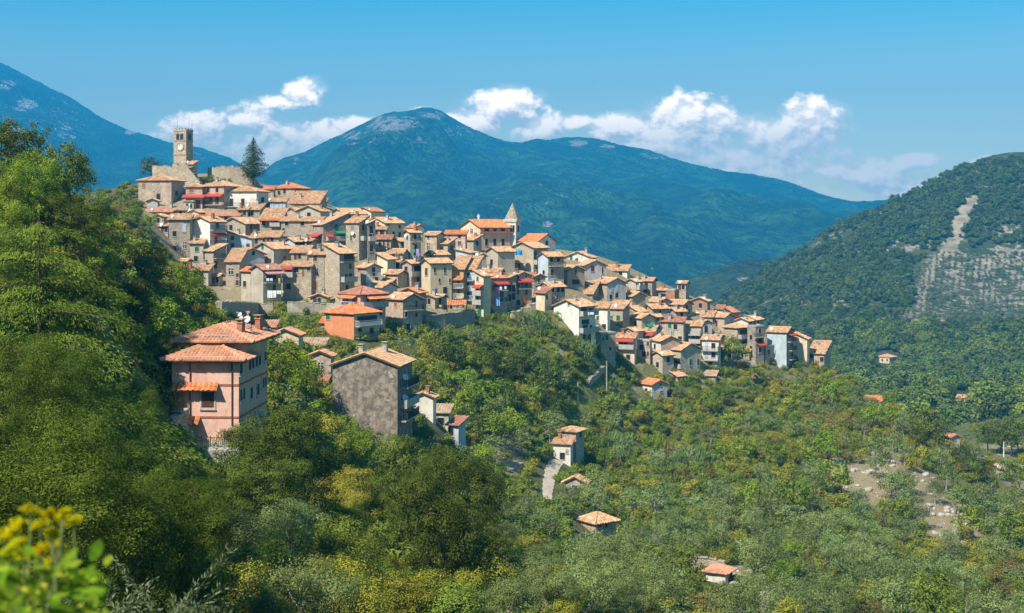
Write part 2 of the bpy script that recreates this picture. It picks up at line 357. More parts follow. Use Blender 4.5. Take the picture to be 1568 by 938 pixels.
# ------------------------------------------------------------------ building materials
COLS = {'gs': (.45, .37, .265), 'ts': (.56, .445, .31), 'gp': (.49, .43, .325), 'wp': (.74, .70, .61), 'cr': (.72, .57, .37), 'ye': (.64, .52, .32), 'oc': (.62, .36, .10),
        'lb': (.47, .55, .60), 'li': (.48, .46, .47), 'pk': (.62, .40, .31), 'sa': (.68, .36, .24), 'or': (.72, .22, .06), 'br': (.33, .27, .19), 'rd': (.35, .14, .08), 'dk': (.22, .20, .18),  # dk: dark stone, also shade put into some wall colours
        'bk': (.52, .34, .26), 'ps': (.52, .385, .29)}
STONY = {'gs': 1.0, 'ts': 1.0, 'gp': .35, 'wp': .05, 'cr': .08, 'ye': .08, 'oc': .1, 'lb': .12, 'li': .15, 'pk': .05, 'sa': .05, 'or': .02, 'br': .55, 'rd': .1, 'dk': .7, 'bk': 0.4, 'ps': .6}
_mats = {}
def mat_wall(code):
    if code in _mats: return _mats[code]
    rgb = COLS[code]; st = STONY[code]
    m, t, bs, out = new_mat('wall_' + code)
    g = t.new('ShaderNodeNewGeometry').outputs['Position']
    oi = t.new('ShaderNodeObjectInfo').outputs['Random']
    off = t.vmath('ADD', g, t.vmath('SCALE', (37.0, 11.0, 23.0)))
    cm = t.new('ShaderNodeCombineXYZ')
    for i in range(3): t.put(cm.inputs[i], t.math('MULTIPLY', oi, (91.0, 57.0, 33.0)[i]))
    q = t.vmath('ADD', g, cm.outputs[0])
    sq = t.vmath('MULTIPLY', q, (1, 1, 0.35))                        # streaks run down the wall
    n1 = t.noise(q, 0.55, 6, 0.62); n2 = t.noise(sq, 1.6, 5, 0.65); n3 = t.noise(q, 5.0, 4, 0.6)
    col = t.mix(t.rng(n2, 0.40, 0.72, 0, 0.6), rgb, [c * 0.55 for c in rgb])
    col = t.mix(t.rng(n1, 0.48, 0.66, 0, 0.55), col, [min(1, c * 1.25 + .03) for c in rgb])
    col = t.mix(t.math('MULTIPLY', oi, 0.3), col, (.36, .31, .25))
    vs = t.vmath('MULTIPLY', q, (1, 1, 1.7))
    vd = t.vor(vs, 2.6, 'DISTANCE_TO_EDGE')
    vn = t.new('ShaderNodeTexVoronoi'); t.put(vn.inputs['Vector'], vs); vn.inputs['Scale'].default_value = 2.6
    sepc = t.new('ShaderNodeSeparateColor'); t.put(sepc.inputs[0], vn.outputs['Color'])
    stone = t.mix(sepc.outputs[0], (.31, .25, .18), (.58, .47, .34))
    stone = t.mix(t.math('MULTIPLY', sepc.outputs[1], .5), stone, rgb)
    stone = t.mix(t.rng(vd, 0.0, 0.07, 0.8, 0), stone, (.15, .125, .10))
    stone = t.mix(t.rng(n1, 0.5, 0.7, 0, .6), stone, [min(1, c * 1.15) for c in rgb])
    thr = 0.68 - 0.42 * st
    msk = t.rng(t.math('ADD', t.noise(q, 0.38, 5, 0.6), t.math('MULTIPLY_ADD', n3, 0.25, -0.125)), thr, thr + 0.07)
    col = t.mix(msk, col, stone)
    col = t.mix(t.rng(n3, 0.45, 0.8, 0, .25), col, [c * 0.5 for c in rgb])
    if code == 'gw':                                              # bare cement gable: dark rain streaks, lighter render left in patches
        bl = t.noise(t.vmath('MULTIPLY', g, (1, 1, 1.0)), 1.3, 6, .7); stx = t.noise(t.vmath('MULTIPLY', g, (1, 1, .12)), 2.2, 5, .7)
        col = t.mix(t.rng(bl, .38, .62), (.15, .12, .092), (.33, .275, .215)); col = t.mix(t.rng(stx, .45, .65, 0, .6), col, (.12, .10, .08))
        col = t.mix(t.rng(t.noise(g, .8, 7, .75), .60, .68), col, (.52, .49, .44))
    t.put(bs.inputs['Base Color'], col)
    h = t.math('ADD', t.math('MULTIPLY', n3, 0.35), t.math('MULTIPLY', t.math('MULTIPLY', t.math('MINIMUM', vd, 0.12), 8.0), msk))
    bump(t, bs, h, 0.6, 0.08)
    _mats[code] = m
    return m
ROOFC = {'tan': ((.55, .315, .16), (.36, .19, .10), (.68, .44, .26)), 'org': ((.64, .20, .07), (.50, .16, .06), (.72, .30, .13)), 'red': ((.42, .17, .105), (.33, .14, .09), (.52, .27, .18)),
         'pnk': ((.60, .28, .16), (.48, .22, .13), (.68, .37, .23)), 'old': ((.47, .31, .19), (.33, .21, .13), (.58, .43, .29))}
def mat_tile(code):
    k = 'tile_' + code
    if k in _mats: return _mats[k]
    a, b, c = ROOFC[code]
    m, t, bs, out = new_mat(k)
    at = t.new('ShaderNodeAttribute', attribute_name='tint').outputs['Fac']
    g = t.new('ShaderNodeNewGeometry').outputs['Position']
    n = t.noise(g, 0.5, 5, 0.65); n2 = t.noise(g, 2.6, 4, 0.6)
    col = t.mix(t.rng(at, 0.0, 0.45), b, a); col = t.mix(t.rng(at, 0.55, 1.0), col, c)
    col = t.mix(t.rng(n, 0.5, 0.72, 0, .45), col, [x * .62 + .03 for x in b])
    col = t.mix(t.rng(n2, 0.55, 0.75, 0, .35), col, (.30, .26, .18))
    oi = t.new('ShaderNodeObjectInfo').outputs['Random']
    col = t.mix(t.math('MULTIPLY', oi, 0.28), col, [x * .8 for x in c])
    t.put(bs.inputs['Base Color'], col); bs.inputs['Roughness'].default_value = .85
    bump(t, bs, n2, 0.5, 0.03)
    _mats[k] = m
    return m
def mat_flat(name, rgb, rough=0.7, metal=0.0, var=0.25, scale=3.0):
    k = 'm_' + name
    if k in _mats: return _mats[k]
    m, t, bs, out = new_mat(name)
    g = t.new('ShaderNodeNewGeometry').outputs['Position']
    n = t.noise(g, scale, 5, 0.65)
    t.put(bs.inputs['Base Color'], t.mix(t.rng(n, 0.35, 0.7, 0, 1), [c * (1 - var) for c in rgb], [min(1, c * (1 + var * .6)) for c in rgb]))
    bs.inputs['Roughness'].default_value = rough; bs.inputs['Metallic'].default_value = metal
    _mats[k] = m
    return m
M_eave = mat_flat('eave_wood', (.12, .085, .06)); M_pane_or_shade = mat_flat('glass_or_opening_shade', (.025, .03, .035), .15); M_frame = mat_flat('window_trim', (.50, .44, .36))
M_sh = {'g': mat_flat('shutter_green', (.012, .15, .07)), 'b': mat_flat('shutter_brown', (.11, .045, .03)), 'o': mat_flat('shutter_orange', (.36, .12, .04)), 'u': mat_flat('shutter_blue', (.38, .50, .66)),
        'k': mat_flat('shutter_dark', (.035, .03, .032)), 'w': mat_flat('shutter_white', (.72, .71, .68))}
M_white = mat_flat('white_paint', (.76, .75, .72)); M_iron = mat_flat('iron', (.05, .045, .04), .5); M_conc = mat_flat('concrete', (.42, .39, .34)); M_dish = mat_flat('dish_grey', (.72, .72, .70), .4)
M_awn = {'A': mat_flat('awning_red', (.52, .07, .045)), 'T': mat_tile('org'), 'Y': mat_flat('awning_cream', (.62, .52, .34)), 'K': mat_flat('awning_pink', (.62, .30, .26)), 'Q': mat_flat('awning_green', (.03, .26, .12))}
M_brick = mat_flat('brick', (.42, .17, .10), .9, 0, .4, 6)

# ------------------------------------------------------------------ building geometry
class MB:
    def __init__(s): s.v = []; s.f = []; s.m = []
    def quad(s, pts, mi=0):
        i = len(s.v); s.v += [tuple(p) for p in pts]; s.f.append(tuple(range(i, i + len(pts)))); s.m.append(mi)
    def box(s, o, r, u, n, w0, w1, h0, h1, d0, d1, mi=0):
        c = [o + r * a + u * b + n * c_ for a in (w0, w1) for b in (h0, h1) for c_ in (d0, d1)]
        for q in ((0, 1, 3, 2), (4, 6, 7, 5), (0, 4, 5, 1), (2, 3, 7, 6), (0, 2, 6, 4), (1, 5, 7, 3)): s.quad([c[k] for k in q], mi)
    def tube(s, a, b, ra, rb=None, k=6, mi=0):
        rb = ra if rb is None else rb
        d = (b - a).normalized(); x = d.orthogonal().normalized(); y = d.cross(x)
        A_ = [a + (x * math.cos(2 * math.pi * i / k) + y * math.sin(2 * math.pi * i / k)) * ra for i in range(k)]
        B_ = [b + (x * math.cos(2 * math.pi * i / k) + y * math.sin(2 * math.pi * i / k)) * rb for i in range(k)]
        for i in range(k): s.quad([A_[i], A_[(i + 1) % k], B_[(i + 1) % k], B_[i]], mi)
        s.quad(A_[::-1], mi); s.quad(B_, mi)
    def obj(s, name, mats, parent=None, org=Vector((0, 0, 0))):
        me = mesh_np(name, [Vector(p) - org for p in s.v], s.f, mats if isinstance(mats, (list, tuple)) else [mats])
        if any(s.m): me.polygons.foreach_set('material_index', s.m)
        return add(name, me, parent)
UP = Vector((0, 0, 1))
def slab_and_tiles(polys, parent, org, tmat, cw, rl, name='roof', th=0.16, ridge=None):
    """polys: roof planes (eave-left, eave-right, top...); one roof part with its joined tiles as sub-part"""
    mb = MB(); V = []; Fc = []; T = []; nv = 0
    for pl in polys:
        nrm = (pl[1] - pl[0]).cross(pl[-1] - pl[0])
        if nrm.z < 0: pl = [pl[1], pl[0]] + list(pl[2:])[::-1]; nrm = (pl[1] - pl[0]).cross(pl[-1] - pl[0])
        nrm.normalize()
        top = [p + nrm * 0.0 for p in pl]; bot = [p - nrm * th for p in pl]
        mb.quad(top); mb.quad(bot[::-1])
        for i in range(len(pl)): j = (i + 1) % len(pl); mb.quad([top[i], bot[i], bot[j], top[j]])
        a = (pl[1] - pl[0]).normalized(); b = nrm.cross(a)
        q = [((p - pl[0]).dot(a), (p - pl[0]).dot(b)) for p in pl]
        a0, a1 = min(x for x, _ in q), max(x for x, _ in q)
        nc = max(2, int((a1 - a0) / cw)); cwi = (a1 - a0) / nc
        for i in range(nc):
            ac = a0 + (i + .5) * cwi; bs_ = []
            for k in range(len(q)):
                (x0, y0), (x1, y1) = q[k], q[(k + 1) % len(q)]
                if (x0 - ac) * (x1 - ac) < 0: bs_.append(y0 + (y1 - y0) * (ac - x0) / (x1 - x0))
            if len(bs_) < 2: continue
            b0, b1 = min(bs_), max(bs_)
            nr = max(1, int(round((b1 - b0) / rl))); st = (b1 - b0) / nr
            for r in range(nr):
                jit = random.gauss(0, .02); lift = random.uniform(.05, .1); y0 = b0 + r * st - (.07 if r == 0 else .05) + random.gauss(0, .02); y1 = b0 + (r + 1) * st
                h = cwi * .3; hw = cwi * .5
                for (aa, bb, zz) in ((ac - hw + jit, y0, lift), (ac + jit, y0, lift + h), (ac + hw + jit, y0, lift), (ac - hw, y1, .03), (ac, y1, .03 + h), (ac + hw, y1, .03), (ac - hw + jit, y0, 0.0), (ac + hw + jit, y0, 0.0)):
                    V.append(pl[0] + a * aa + b * bb + nrm * zz - org)
                Fc += [(nv, nv + 1, nv + 4, nv + 3), (nv + 1, nv + 2, nv + 5, nv + 4), (nv + 6, nv + 7, nv + 2, nv + 1), (nv + 6, nv + 1, nv + 0, nv + 6)][:2] + [(nv + 6, nv + 7, nv + 2, nv + 1, nv)]
                tv = min(1, max(0, random.gauss(.5, .33)))
                T += [tv] * 8; nv += 8
    roof = mb.obj(name, [M_eave], parent, org)
    for e in ridge or ():                                   # ridge and hip caps
        p, q2 = e; L = (q2 - p).length
        if L < .3: continue
        k = max(2, int(L / .5)); d = (q2 - p) / L; sd = d.cross(UP).normalized(); up = sd.cross(d)
        for i in range(k):
            x0 = p + d * (L * i / k - .04); x1 = p + d * (L * (i + 1) / k); z = .12 + random.uniform(0, .04)
            for (pp, s_, zz) in ((x0, -.2, 0.0), (x0, 0, z + .14), (x0, .2, 0.0), (x1, -.17, 0.0), (x1, 0, z + .07), (x1, .17, 0.0)): V.append(pp + sd * s_ + up * zz - org)
            Fc += [(nv, nv + 1, nv + 4, nv + 3), (nv + 1, nv + 2, nv + 5, nv + 4), (nv, nv + 2, nv + 1)]
            T += [min(1, max(0, random.gauss(.55, .25)))] * 6; nv += 6
    o = add('roof_tiles', mesh_np('roof_tiles', V, Fc, [tmat], False, {'tint': ('POINT', T)}), roof); o['kind'] = 'stuff'
    return roof
class Wall:
    """one visible wall face: origin at its left end as seen from outside"""
    def __init__(s, o, r, n, w): s.o, s.r, s.n, s.w = o, r, n, w
    def at(s, px, py):
        ray = P(px, py, 1.0); t = s.o.dot(s.n) / ray.dot(s.n); p = ray * t
        return (p - s.o).dot(s.r), p.z - s.o.z, t
def shutter_obj(name, W, cx, cz, w, h, mat, parent, org, dep=.05, slats=True):
    mb = MB(); mb.box(W.o, W.r, UP, W.n, cx - w / 2, cx + w / 2, cz - h / 2, cz + h / 2, 0.005, dep)
    if slats:
        for k in range(3): mb.box(W.o, W.r, UP, W.n, cx - w * .42, cx + w * .42, cz - h * .42 + k * h * .28, cz - h * .42 + k * h * .28 + h * .2, dep, dep + .02)
    return mb.obj(name, mat, parent, org)
WSZ = {'d': (.95, 1.25), 'g': (.95, 1.45), 'b': (.95, 1.4), 'o': (1.0, 1.6), 'u': (1.0, 1.9), 'k': (.95, 1.7), 'w': (1.0, 1.3), 'G': (.8, 1.3), 'a': (1.1, 2.0), 'D': (1.1, 2.1), 'N': (1.1, 2.1), 'H': (1.8, 1.8), 'V': (1.1, 2.1)}
def window(root, org, W, cx, cz, code, w=None, h=None):
    dw, dh = WSZ[code]; w = w or dw; h = h or dh
    if code in 'DNV':
        o = shutter_obj('door', W, cx, cz, w, h, M_sh[{'D': 'b', 'N': 'g', 'V': 'o'}[code]], root, org); return o
    mb = MB(); fw = (.13 if root.name.startswith('house') and W.o.y < 125 else .07)
    for (a0, a1, b0, b1) in ((-w / 2 - fw, -w / 2, -h / 2 - fw, h / 2 + fw), (w / 2, w / 2 + fw, -h / 2 - fw, h / 2 + fw), (-w / 2, w / 2, h / 2, h / 2 + fw), (-w / 2 - .0, w / 2 + .0, -h / 2 - fw, -h / 2)):
        mb.box(W.o, W.r, UP, W.n, cx + a0, cx + a1, cz + b0, cz + b1, 0.002, .07)
    mb.box(W.o, W.r, UP, W.n, cx - w / 2 - fw * 1.3, cx + w / 2 + fw * 1.3, cz - h / 2 - fw - .07, cz - h / 2 - fw - .005, 0.002, .14)   # sill
    win = mb.obj('window', M_frame if code not in 'Ha' else M_conc, root, org)
    pb = MB()
    if code == 'a':
        pts = [W.o + W.r * (cx + x) + UP * (cz + z) + W.n * .03 for x, z in [(-w / 2, -h / 2), (w / 2, -h / 2), (w / 2, h / 2 - w / 2)] + [(w / 2 * math.cos(t), h / 2 - w / 2 + w / 2 * math.sin(t)) for t in np.linspace(.4, 2.74, 5)] + [(-w / 2, h / 2 - w / 2)]]
        pb.quad(pts)
    else: pb.box(W.o, W.r, UP, W.n, cx - w / 2, cx + w / 2, cz - h / 2, cz + h / 2, 0.003, .02)
    if code in 'dwGHa': pb.obj('pane_or_shade', M_pane_or_shade, win, org)  # for loggias and arches, a dark sheet painted in for the shade inside
    if code == 'd':
        mu = MB(); mu.box(W.o, W.r, UP, W.n, cx - .03, cx + .03, cz - h / 2, cz + h / 2, .021, .05); mu.obj('mullion', M_sh['k'], win, org)
    elif code == 'w':
        mu = MB(); mu.box(W.o, W.r, UP, W.n, cx - .04, cx + .04, cz - h / 2, cz + h / 2, .021, .05); mu.box(W.o, W.r, UP, W.n, cx - w / 2, cx + w / 2, cz + h * .12, cz + h * .12 + .07, .021, .045); mu.obj('mullion', M_white, win, org)
    elif code == 'G':
        for sg in (-1, 1): shutter_obj('shutter', W, cx + sg * (w / 2 + .27), cz, .5, h + .1, M_sh['g'], win, org, .06)
    elif code in 'gboku': shutter_obj('shutter', W, cx, cz, w, h, M_sh[code], win, org)
    return win
def balcony(root, org, W, x0, x1, z, style, dep=1.0):
    mb = MB(); mb.box(W.o, W.r, UP, W.n, x0, x1, z - .16, z, .002, dep)
    b = mb.obj('balcony', M_conc, root, org)
    r = MB(); H_ = .95
    if style == 'S': r.box(W.o, W.r, UP, W.n, x0, x1, z, z + H_, dep - .1, dep); r.box(W.o, W.r, UP, W.n, x0, x0 + .1, z, z + H_, .002, dep - .1); r.box(W.o, W.r, UP, W.n, x1 - .1, x1, z, z + H_, .002, dep - .1)
    else:
        n = max(3, int((x1 - x0) / .22))
        for k in range(n + 1):
            x = x0 + .03 + (x1 - x0 - .06) * k / n; r.box(W.o, W.r, UP, W.n, x - .02, x + .02, z, z + H_, dep - .05, dep - .01)
        for k in range(4):
            y = .02 + (dep - .06) * k / 4
            for x in (x0 + .03, x1 - .03): r.box(W.o, W.r, UP, W.n, x - .02, x + .02, z, z + H_, y, y + .04)
        r.box(W.o, W.r, UP, W.n, x0, x1, z + H_, z + H_ + .05, dep - .06, dep)
        for x in (x0, x1 - .05): r.box(W.o, W.r, UP, W.n, x, x + .05, z + H_, z + H_ + .05, .002, dep - .06)
    r.obj('railing', {'R': M_iron, 'X': M_white, 'S': M_conc}[style], b, org)
    return b
def awning(root, org, W, x0, x1, z, code, dep=1.3):
    p = lambda x, d, zz: W.o + W.r * x + W.n * d + UP * zz
    if code == 'T':
        poly = [p(x0, dep, z - .3), p(x1, dep, z - .3), p(x1, .01, z + .25), p(x0, .01, z + .25)]
        slab_and_tiles([poly], root, org, M_awn['T'], .4, .5, 'awning', .1)
    else:
        mb = MB(); a = [p(x0, dep, z - .3), p(x1, dep, z - .3), p(x1, .01, z + .25), p(x0, .01, z + .25)]
        mb.quad(a); mb.quad([v - UP * .05 for v in a][::-1])
        for i in range(4): j = (i + 1) % 4; mb.quad([a[i], a[i] - UP * .05, a[j] - UP * .05, a[j]])
        mb.quad([p(x0, dep + .01, z - .55), p(x1, dep + .01, z - .55), p(x1, dep + .01, z - .3), p(x0, dep + .01, z - .3)])
        mb.obj('awning', M_awn[code], root, org)
def dish(root, org, base, facing, r=.45, name='satellite_dish'):
    mb = MB(); c = base + facing * .45 + UP * .15; n = (facing + UP * .45).normalized(); x = n.orthogonal().normalized(); y = n.cross(x)
    ring = [c + (x * math.cos(t) + y * math.sin(t)) * r + n * .12 for t in np.linspace(0, 2 * math.pi, 14)[:-1]]
    for i in range(13): mb.quad([c, ring[i], ring[(i + 1) % 13]]); mb.quad([c - n * .02, ring[(i + 1) % 13], ring[i]])
    mb.tube(base, c, .035); mb.tube(c, c + n * .5, .02); mb.tube(c + n * .45, c + n * .55, .05)
    return mb.obj(name, M_dish, root, org)
def chimney(root, org, p, h=1.1, w=.55, mat=None, cap=True):
    mb = MB(); r, n = Vector((.94, -.34, 0)), Vector((-.34, -.94, 0))
    mb.box(p, r, UP, n, -w / 2, w / 2, -.7, h, -w / 2, w / 2)
    c = mb.obj('chimney', mat or M_brick, root, org)
    if cap:
        k = MB(); k.box(p, r, UP, n, -w * .65, w * .65, h, h + .08, -w * .65, w * .65)
        for sx in (-.4, .4): k.box(p, r, UP, n, sx * w - .05, sx * w + .05, h + .08, h + .3, -w * .4, w * .4)
        k.box(p, r, UP, n, -w * .7, w * .7, h + .3, h + .38, -w * .7, w * .7); k.obj('chimney_cap', mat_tile('tan') if mat is None else M_conc, c, org)
    return c

ZOOM = {'0': (0, 0, 1), '1': (200, 180, 5.21), '2': (250, 300, 5.21), '3': (450, 300, 5.21), '4': (650, 300, 5.21), '5': (800, 360, 5.21), '6': (980, 420, 5.21), '7': (230, 460, 3.907), '8': (440, 440, 3.607),
        'a': (480, 300, 7.815), 'b': (640, 380, 7.815), 'c': (840, 370, 7.815), 'd': (880, 470, 7.815), 'e': (1060, 460, 7.105), 'f': (280, 380, 7.815), 'g': (480, 380, 7.815),
        'p': (700, 560, 3.475), 'q': (1160, 560, 2.48), 'r': (1160, 240, 2.931), 's': (780, 740, 3.92)}
import re
LAND = []                                                    # landmarks for tree labels: (px, py, phrase)
HOUSES = {}
def H(key, xl, xc, xr, ye, yb, roof, wall, wins, label, name='house', cat='house', rc='tan', pitch=None, d=None, dep=6.5, th=None, side=None, ov=.4, chim=None, land=None, group='houses of the hill village', far=False, sink=3.5, bar=0):
    x0, y0, sc_ = ZOOM[key]; tx_ = lambda x: x0 + x / sc_; ty_ = lambda y: y0 + y / sc_
    xl, xc, xr, ye, yb = tx_(xl), tx_(xc), tx_(xr), ty_(ye), ty_(yb)
    if d is None:
        hp = hit(xc, yb, 30, far)
        if hp is None: hp = hit(xc, yb + 15, 30, far) or P(xc, yb, 380)
        d = hp.y
    C_ = P(xc, yb, d); ze = P(xc, ye, d).z
    los = Vector((C_.x, C_.y, 0)).normalized(); e = Vector((los.y, -los.x, 0))
    pf, ps = max(xc - xl, .01), max(xr - xc, 0)
    if th is None: th = min(max(math.degrees(math.atan2(ps, pf)), 14), 62) if ps > 0.5 else 3.0
    if pf < .5: th = 87
    t = math.radians(th)
    u = -e * math.cos(t) + los * math.sin(t); v = e * math.sin(t) + los * math.cos(t)
    def solve(dirv, px):
        k = (px - CX) / F; return (k * C_.y - C_.x) / (dirv.x - k * dirv.y)
    w = solve(u, xl) if pf >= .5 else dep
    s = solve(v, xr) if ps > .5 else dep
    if not (.5 < w < 60): w = pf / F * d
    if not (.5 < s < 45): s = dep
    s = max(s, 2.0)
    base = Vector((C_.x, C_.y, C_.z)); org = base
    root = empty(name, base); tag(root, label, cat, group)
    zb = C_.z - sink; z3 = lambda p, z: Vector((p.x, p.y, z))
    c0 = base; c1 = base + u * w; c2 = c1 + v * s; c3 = base + v * s      # corner, left, back, right
    if pitch is None: pitch = .40
    mb = MB(); ht = ze - .02
    q = lambda p, z: z3(p, z)
    polys = []; ridge = []
    zr = ze + .12
    if roof == 'A':
        rise = pitch * w / 2; fa, ba = c0 + u * (w / 2), c3 + u * (w / 2)
        mb.quad([q(c1, zb), q(c0, zb), q(c0, ht), q(fa, ht + rise), q(c1, ht)]); mb.quad([q(c3, zb), q(c2, zb), q(c2, ht), q(ba, ht + rise), q(c3, ht)])
        mb.quad([q(c0, zb), q(c3, zb), q(c3, ht), q(c0, ht)]); mb.quad([q(c2, zb), q(c1, zb), q(c1, ht), q(c2, ht)])
        o_ = ov; r0, r1 = q(fa - v * o_, zr + rise), q(ba + v * o_, zr + rise); zl = zr - pitch * o_
        polys = [[q(c0 - v * o_ - u * o_, zl), q(c3 + v * o_ - u * o_, zl), r1, r0], [q(c2 + v * o_ + u * o_, zl), q(c1 - v * o_ + u * o_, zl), r0, r1]]; ridge = [(r0, r1)]
    elif roof == 'B':
        rise = pitch * s / 2; fa, ba = c0 + v * (s / 2), c1 + v * (s / 2)
        mb.quad([q(c0, zb), q(c3, zb), q(c3, ht), q(fa, ht + rise), q(c0, ht)]); mb.quad([q(c2, zb), q(c1, zb), q(c1, ht), q(ba, ht + rise), q(c2, ht)])
        mb.quad([q(c1, zb), q(c0, zb), q(c0, ht), q(c1, ht)]); mb.quad([q(c3, zb), q(c2, zb), q(c2, ht), q(c3, ht)])
        o_ = ov; r0, r1 = q(ba + u * o_, zr + rise), q(fa - u * o_, zr + rise); zl = zr - pitch * o_
        polys = [[q(c1 + u * o_ - v * o_, zl), q(c0 - u * o_ - v * o_, zl), r1, r0], [q(c3 - u * o_ + v * o_, zl), q(c2 + u * o_ + v * o_, zl), r0, r1]]; ridge = [(r0, r1)]
    else:
        hz_ = {'M': (ht, ht, ht + pitch * s, ht + pitch * s), 'R': (ht, ht + pitch * w, ht + pitch * w, ht), 'L': (ht + pitch * w, ht, ht, ht + pitch * w)}.get(roof, (ht,) * 4)
        cs = (c0, c1, c2, c3)
        for i, j in ((1, 0), (0, 3), (3, 2), (2, 1)): mb.quad([q(cs[i], zb), q(cs[j], zb), q(cs[j], hz_[j]), q(cs[i], hz_[i])])
        o_ = ov; ce = [c0 - u * o_ - v * o_, c1 + u * o_ - v * o_, c2 + u * o_ + v * o_, c3 - u * o_ + v * o_]
        if roof == 'H':
            zl = zr - pitch * o_; m_ = min(w, s); rise = pitch * (m_ / 2 + o_); cen = (c0 + c2) / 2
            if w > s: a_, b_ = cen + u * (w - s) / 2, cen - u * (w - s) / 2
            else: a_, b_ = cen - v * (s - w) / 2, cen + v * (s - w) / 2
            E = [q(p, zl) for p in ce]; a_, b_ = q(a_, zl + rise), q(b_, zl + rise)
            if w > s: polys = [[E[1], E[0], b_, a_], [E[0], E[3], b_], [E[3], E[2], a_, b_], [E[2], E[1], a_]]; ridge = [(a_, b_), (E[0], b_), (E[1], a_), (E[3], b_)]
            else: polys = [[E[1], E[0], a_], [E[0], E[3], b_, a_], [E[3], E[2], b_], [E[2], E[1], a_, b_]]; ridge = [(a_, b_), (E[0], a_), (E[1], a_), (E[3], b_)]
        elif roof == 'T':
            tb = MB(); tb.quad([q(p, ze + .02) for p in (c1, c0, c3, c2)])
            for p, r_, L, n_v in ((c1, -u, w, -v), (c0, v, s, -u), (c3, u, w, v), (c2, -v, s, u)):
                tb.box(q(p, ze + .03), r_, UP, n_v, -.1, L + .1 if False else L - .12, -.1, .3, -.08, .12)
            tb.obj('roof', M_conc, root, org)
        else:
            k = pitch * o_
            if roof == 'M': zz = (zr - k, zr - k, zr + pitch * s + k, zr + pitch * s + k); order = (1, 0, 3, 2)
            elif roof == 'R': zz = (zr - k, zr + pitch * w + k, zr + pitch * w + k, zr - k); order = (0, 3, 2, 1)
            else: zz = (zr + pitch * w + k, zr - k, zr - k, zr + pitch * w + k); order = (2, 1, 0, 3)
            polys = [[q(ce[i], zz[i]) for i in order]]
    wo_ = mb.obj('wall', mat_wall(wall), root, org)
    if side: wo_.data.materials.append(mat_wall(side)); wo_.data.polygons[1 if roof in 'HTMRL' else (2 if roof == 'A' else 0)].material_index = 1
    near = d < 200
    if polys:
        rf = slab_and_tiles(polys, root, org, mat_tile(rc), .3 if near else .46, .42 if near else .62, 'roof', .16, ridge)
        nch = (1 if random.random() < .55 else 0) if chim is None else chim
        for k in range(nch):
            pl_ = polys[k % len(polys)]; f, g = random.uniform(.25, .75), random.uniform(.45, .8)
            p = (pl_[0].lerp(pl_[1], f)).lerp(pl_[-1].lerp(pl_[2 % len(pl_)] if len(pl_) > 3 else pl_[-1], f), g)
            chimney(rf, org, p, random.uniform(.7, 1.2), random.uniform(.45, .65), random.choice((None, M_conc, M_conc)))
        if 255 < d < 450 and not far and len(polys[0]) == 4:
            if random.random() < .5:
                p = polys[0][3].lerp(polys[0][2], random.uniform(.2, .8)); ab = MB(); ab.tube(p - UP * .2, p + UP * 1.9, .03, .025, 4)
                for k in range(3): ab.tube(p + UP * (1.85 - .22 * k) - e * (.28 + .1 * k), p + UP * (1.85 - .22 * k) + e * (.28 + .1 * k), .018, .018, 4)
                ab.obj('antenna', M_iron, rf, org)
            if random.random() < .33:
                p = polys[0][0].lerp(polys[0][3], random.uniform(.3, .8)).lerp(polys[0][1], random.uniform(.1, .5)); dish(rf, org, p, Vector((-.55, -.8, 0)), random.uniform(.36, .48))
    WF = Wall(c1, -u, -v, w); WS = Wall(c0, v, -u, s)
    for tok in wins.split():
        m_ = re.match(r'^(-?\d+)(?::(-?\d+))?,(-?\d+)([A-Za-z])(?:(\d+)x(\d+))?$', tok)
        if not m_: print('BAD TOKEN', tok, label); continue
        a, a2, b, code, ww, hh = m_.groups(); a = tx_(int(a)); b = ty_(int(b)); a2 = tx_(int(a2)) if a2 else None
        mid = (a + a2) / 2 if a2 else a
        Wf = WF if (mid < xc or ps <= .5) and pf >= .5 else WS
        cx_, cz_, tt = Wf.at(a, b)
        pxm = tt / F                                            # metres per photo pixel there
        cosv = max(.25, abs(Wf.r.dot(e)))
        if code in 'RXSATYKQ':
            c2_, _, _ = Wf.at(a2, b); lo, hi = sorted((max(min(cx_, Wf.w + .8), -.8), max(min(c2_, Wf.w + .8), -.8)))
            if hi - lo < .4: hi = lo + .8
            if code in 'RXS': balcony(root, org, Wf, lo, hi, cz_, code)
            else: awning(root, org, Wf, lo, hi, cz_, code)
            continue
        cx_ = max(min(cx_, Wf.w - .5), .5)
        if code == 'Z': dish(root, org, Wf.o + Wf.r * cx_ + UP * cz_, (Wf.n + Vector((-.5, -.5, 0))).normalized()); continue
        w_ = h_ = None
        if ww: w_ = int(ww) / sc_ * pxm / cosv; h_ = int(hh) / sc_ * pxm
        if w_: cx_ = max(min(cx_, Wf.w - w_ / 2 - .08), w_ / 2 + .08)
        if cz_ < -sink + .5: continue
        window(root, org, Wf, cx_, cz_, code, w_, h_)
    if land: LAND.append(((xl + max(xr, xc)) / 2, (ye + yb) / 2, land))
    info = dict(root=root, org=org, c=(c0, c1, c2, c3), u=u, v=v, WF=WF, WS=WS, ze=ze, d=d, w=w, s=s)
    HOUSES[label] = info
    return info
# ------------------------------------------------------------------ the village, house by house (zoomed photo coordinates)
COLS['gw'] = (.27, .225, .18); STONY['gw'] = -.2
COLS['ph'] = (.80, .45, .34); STONY['ph'] = -.6; COLS['pt'] = (.66, .40, .25); STONY['pt'] = -.6
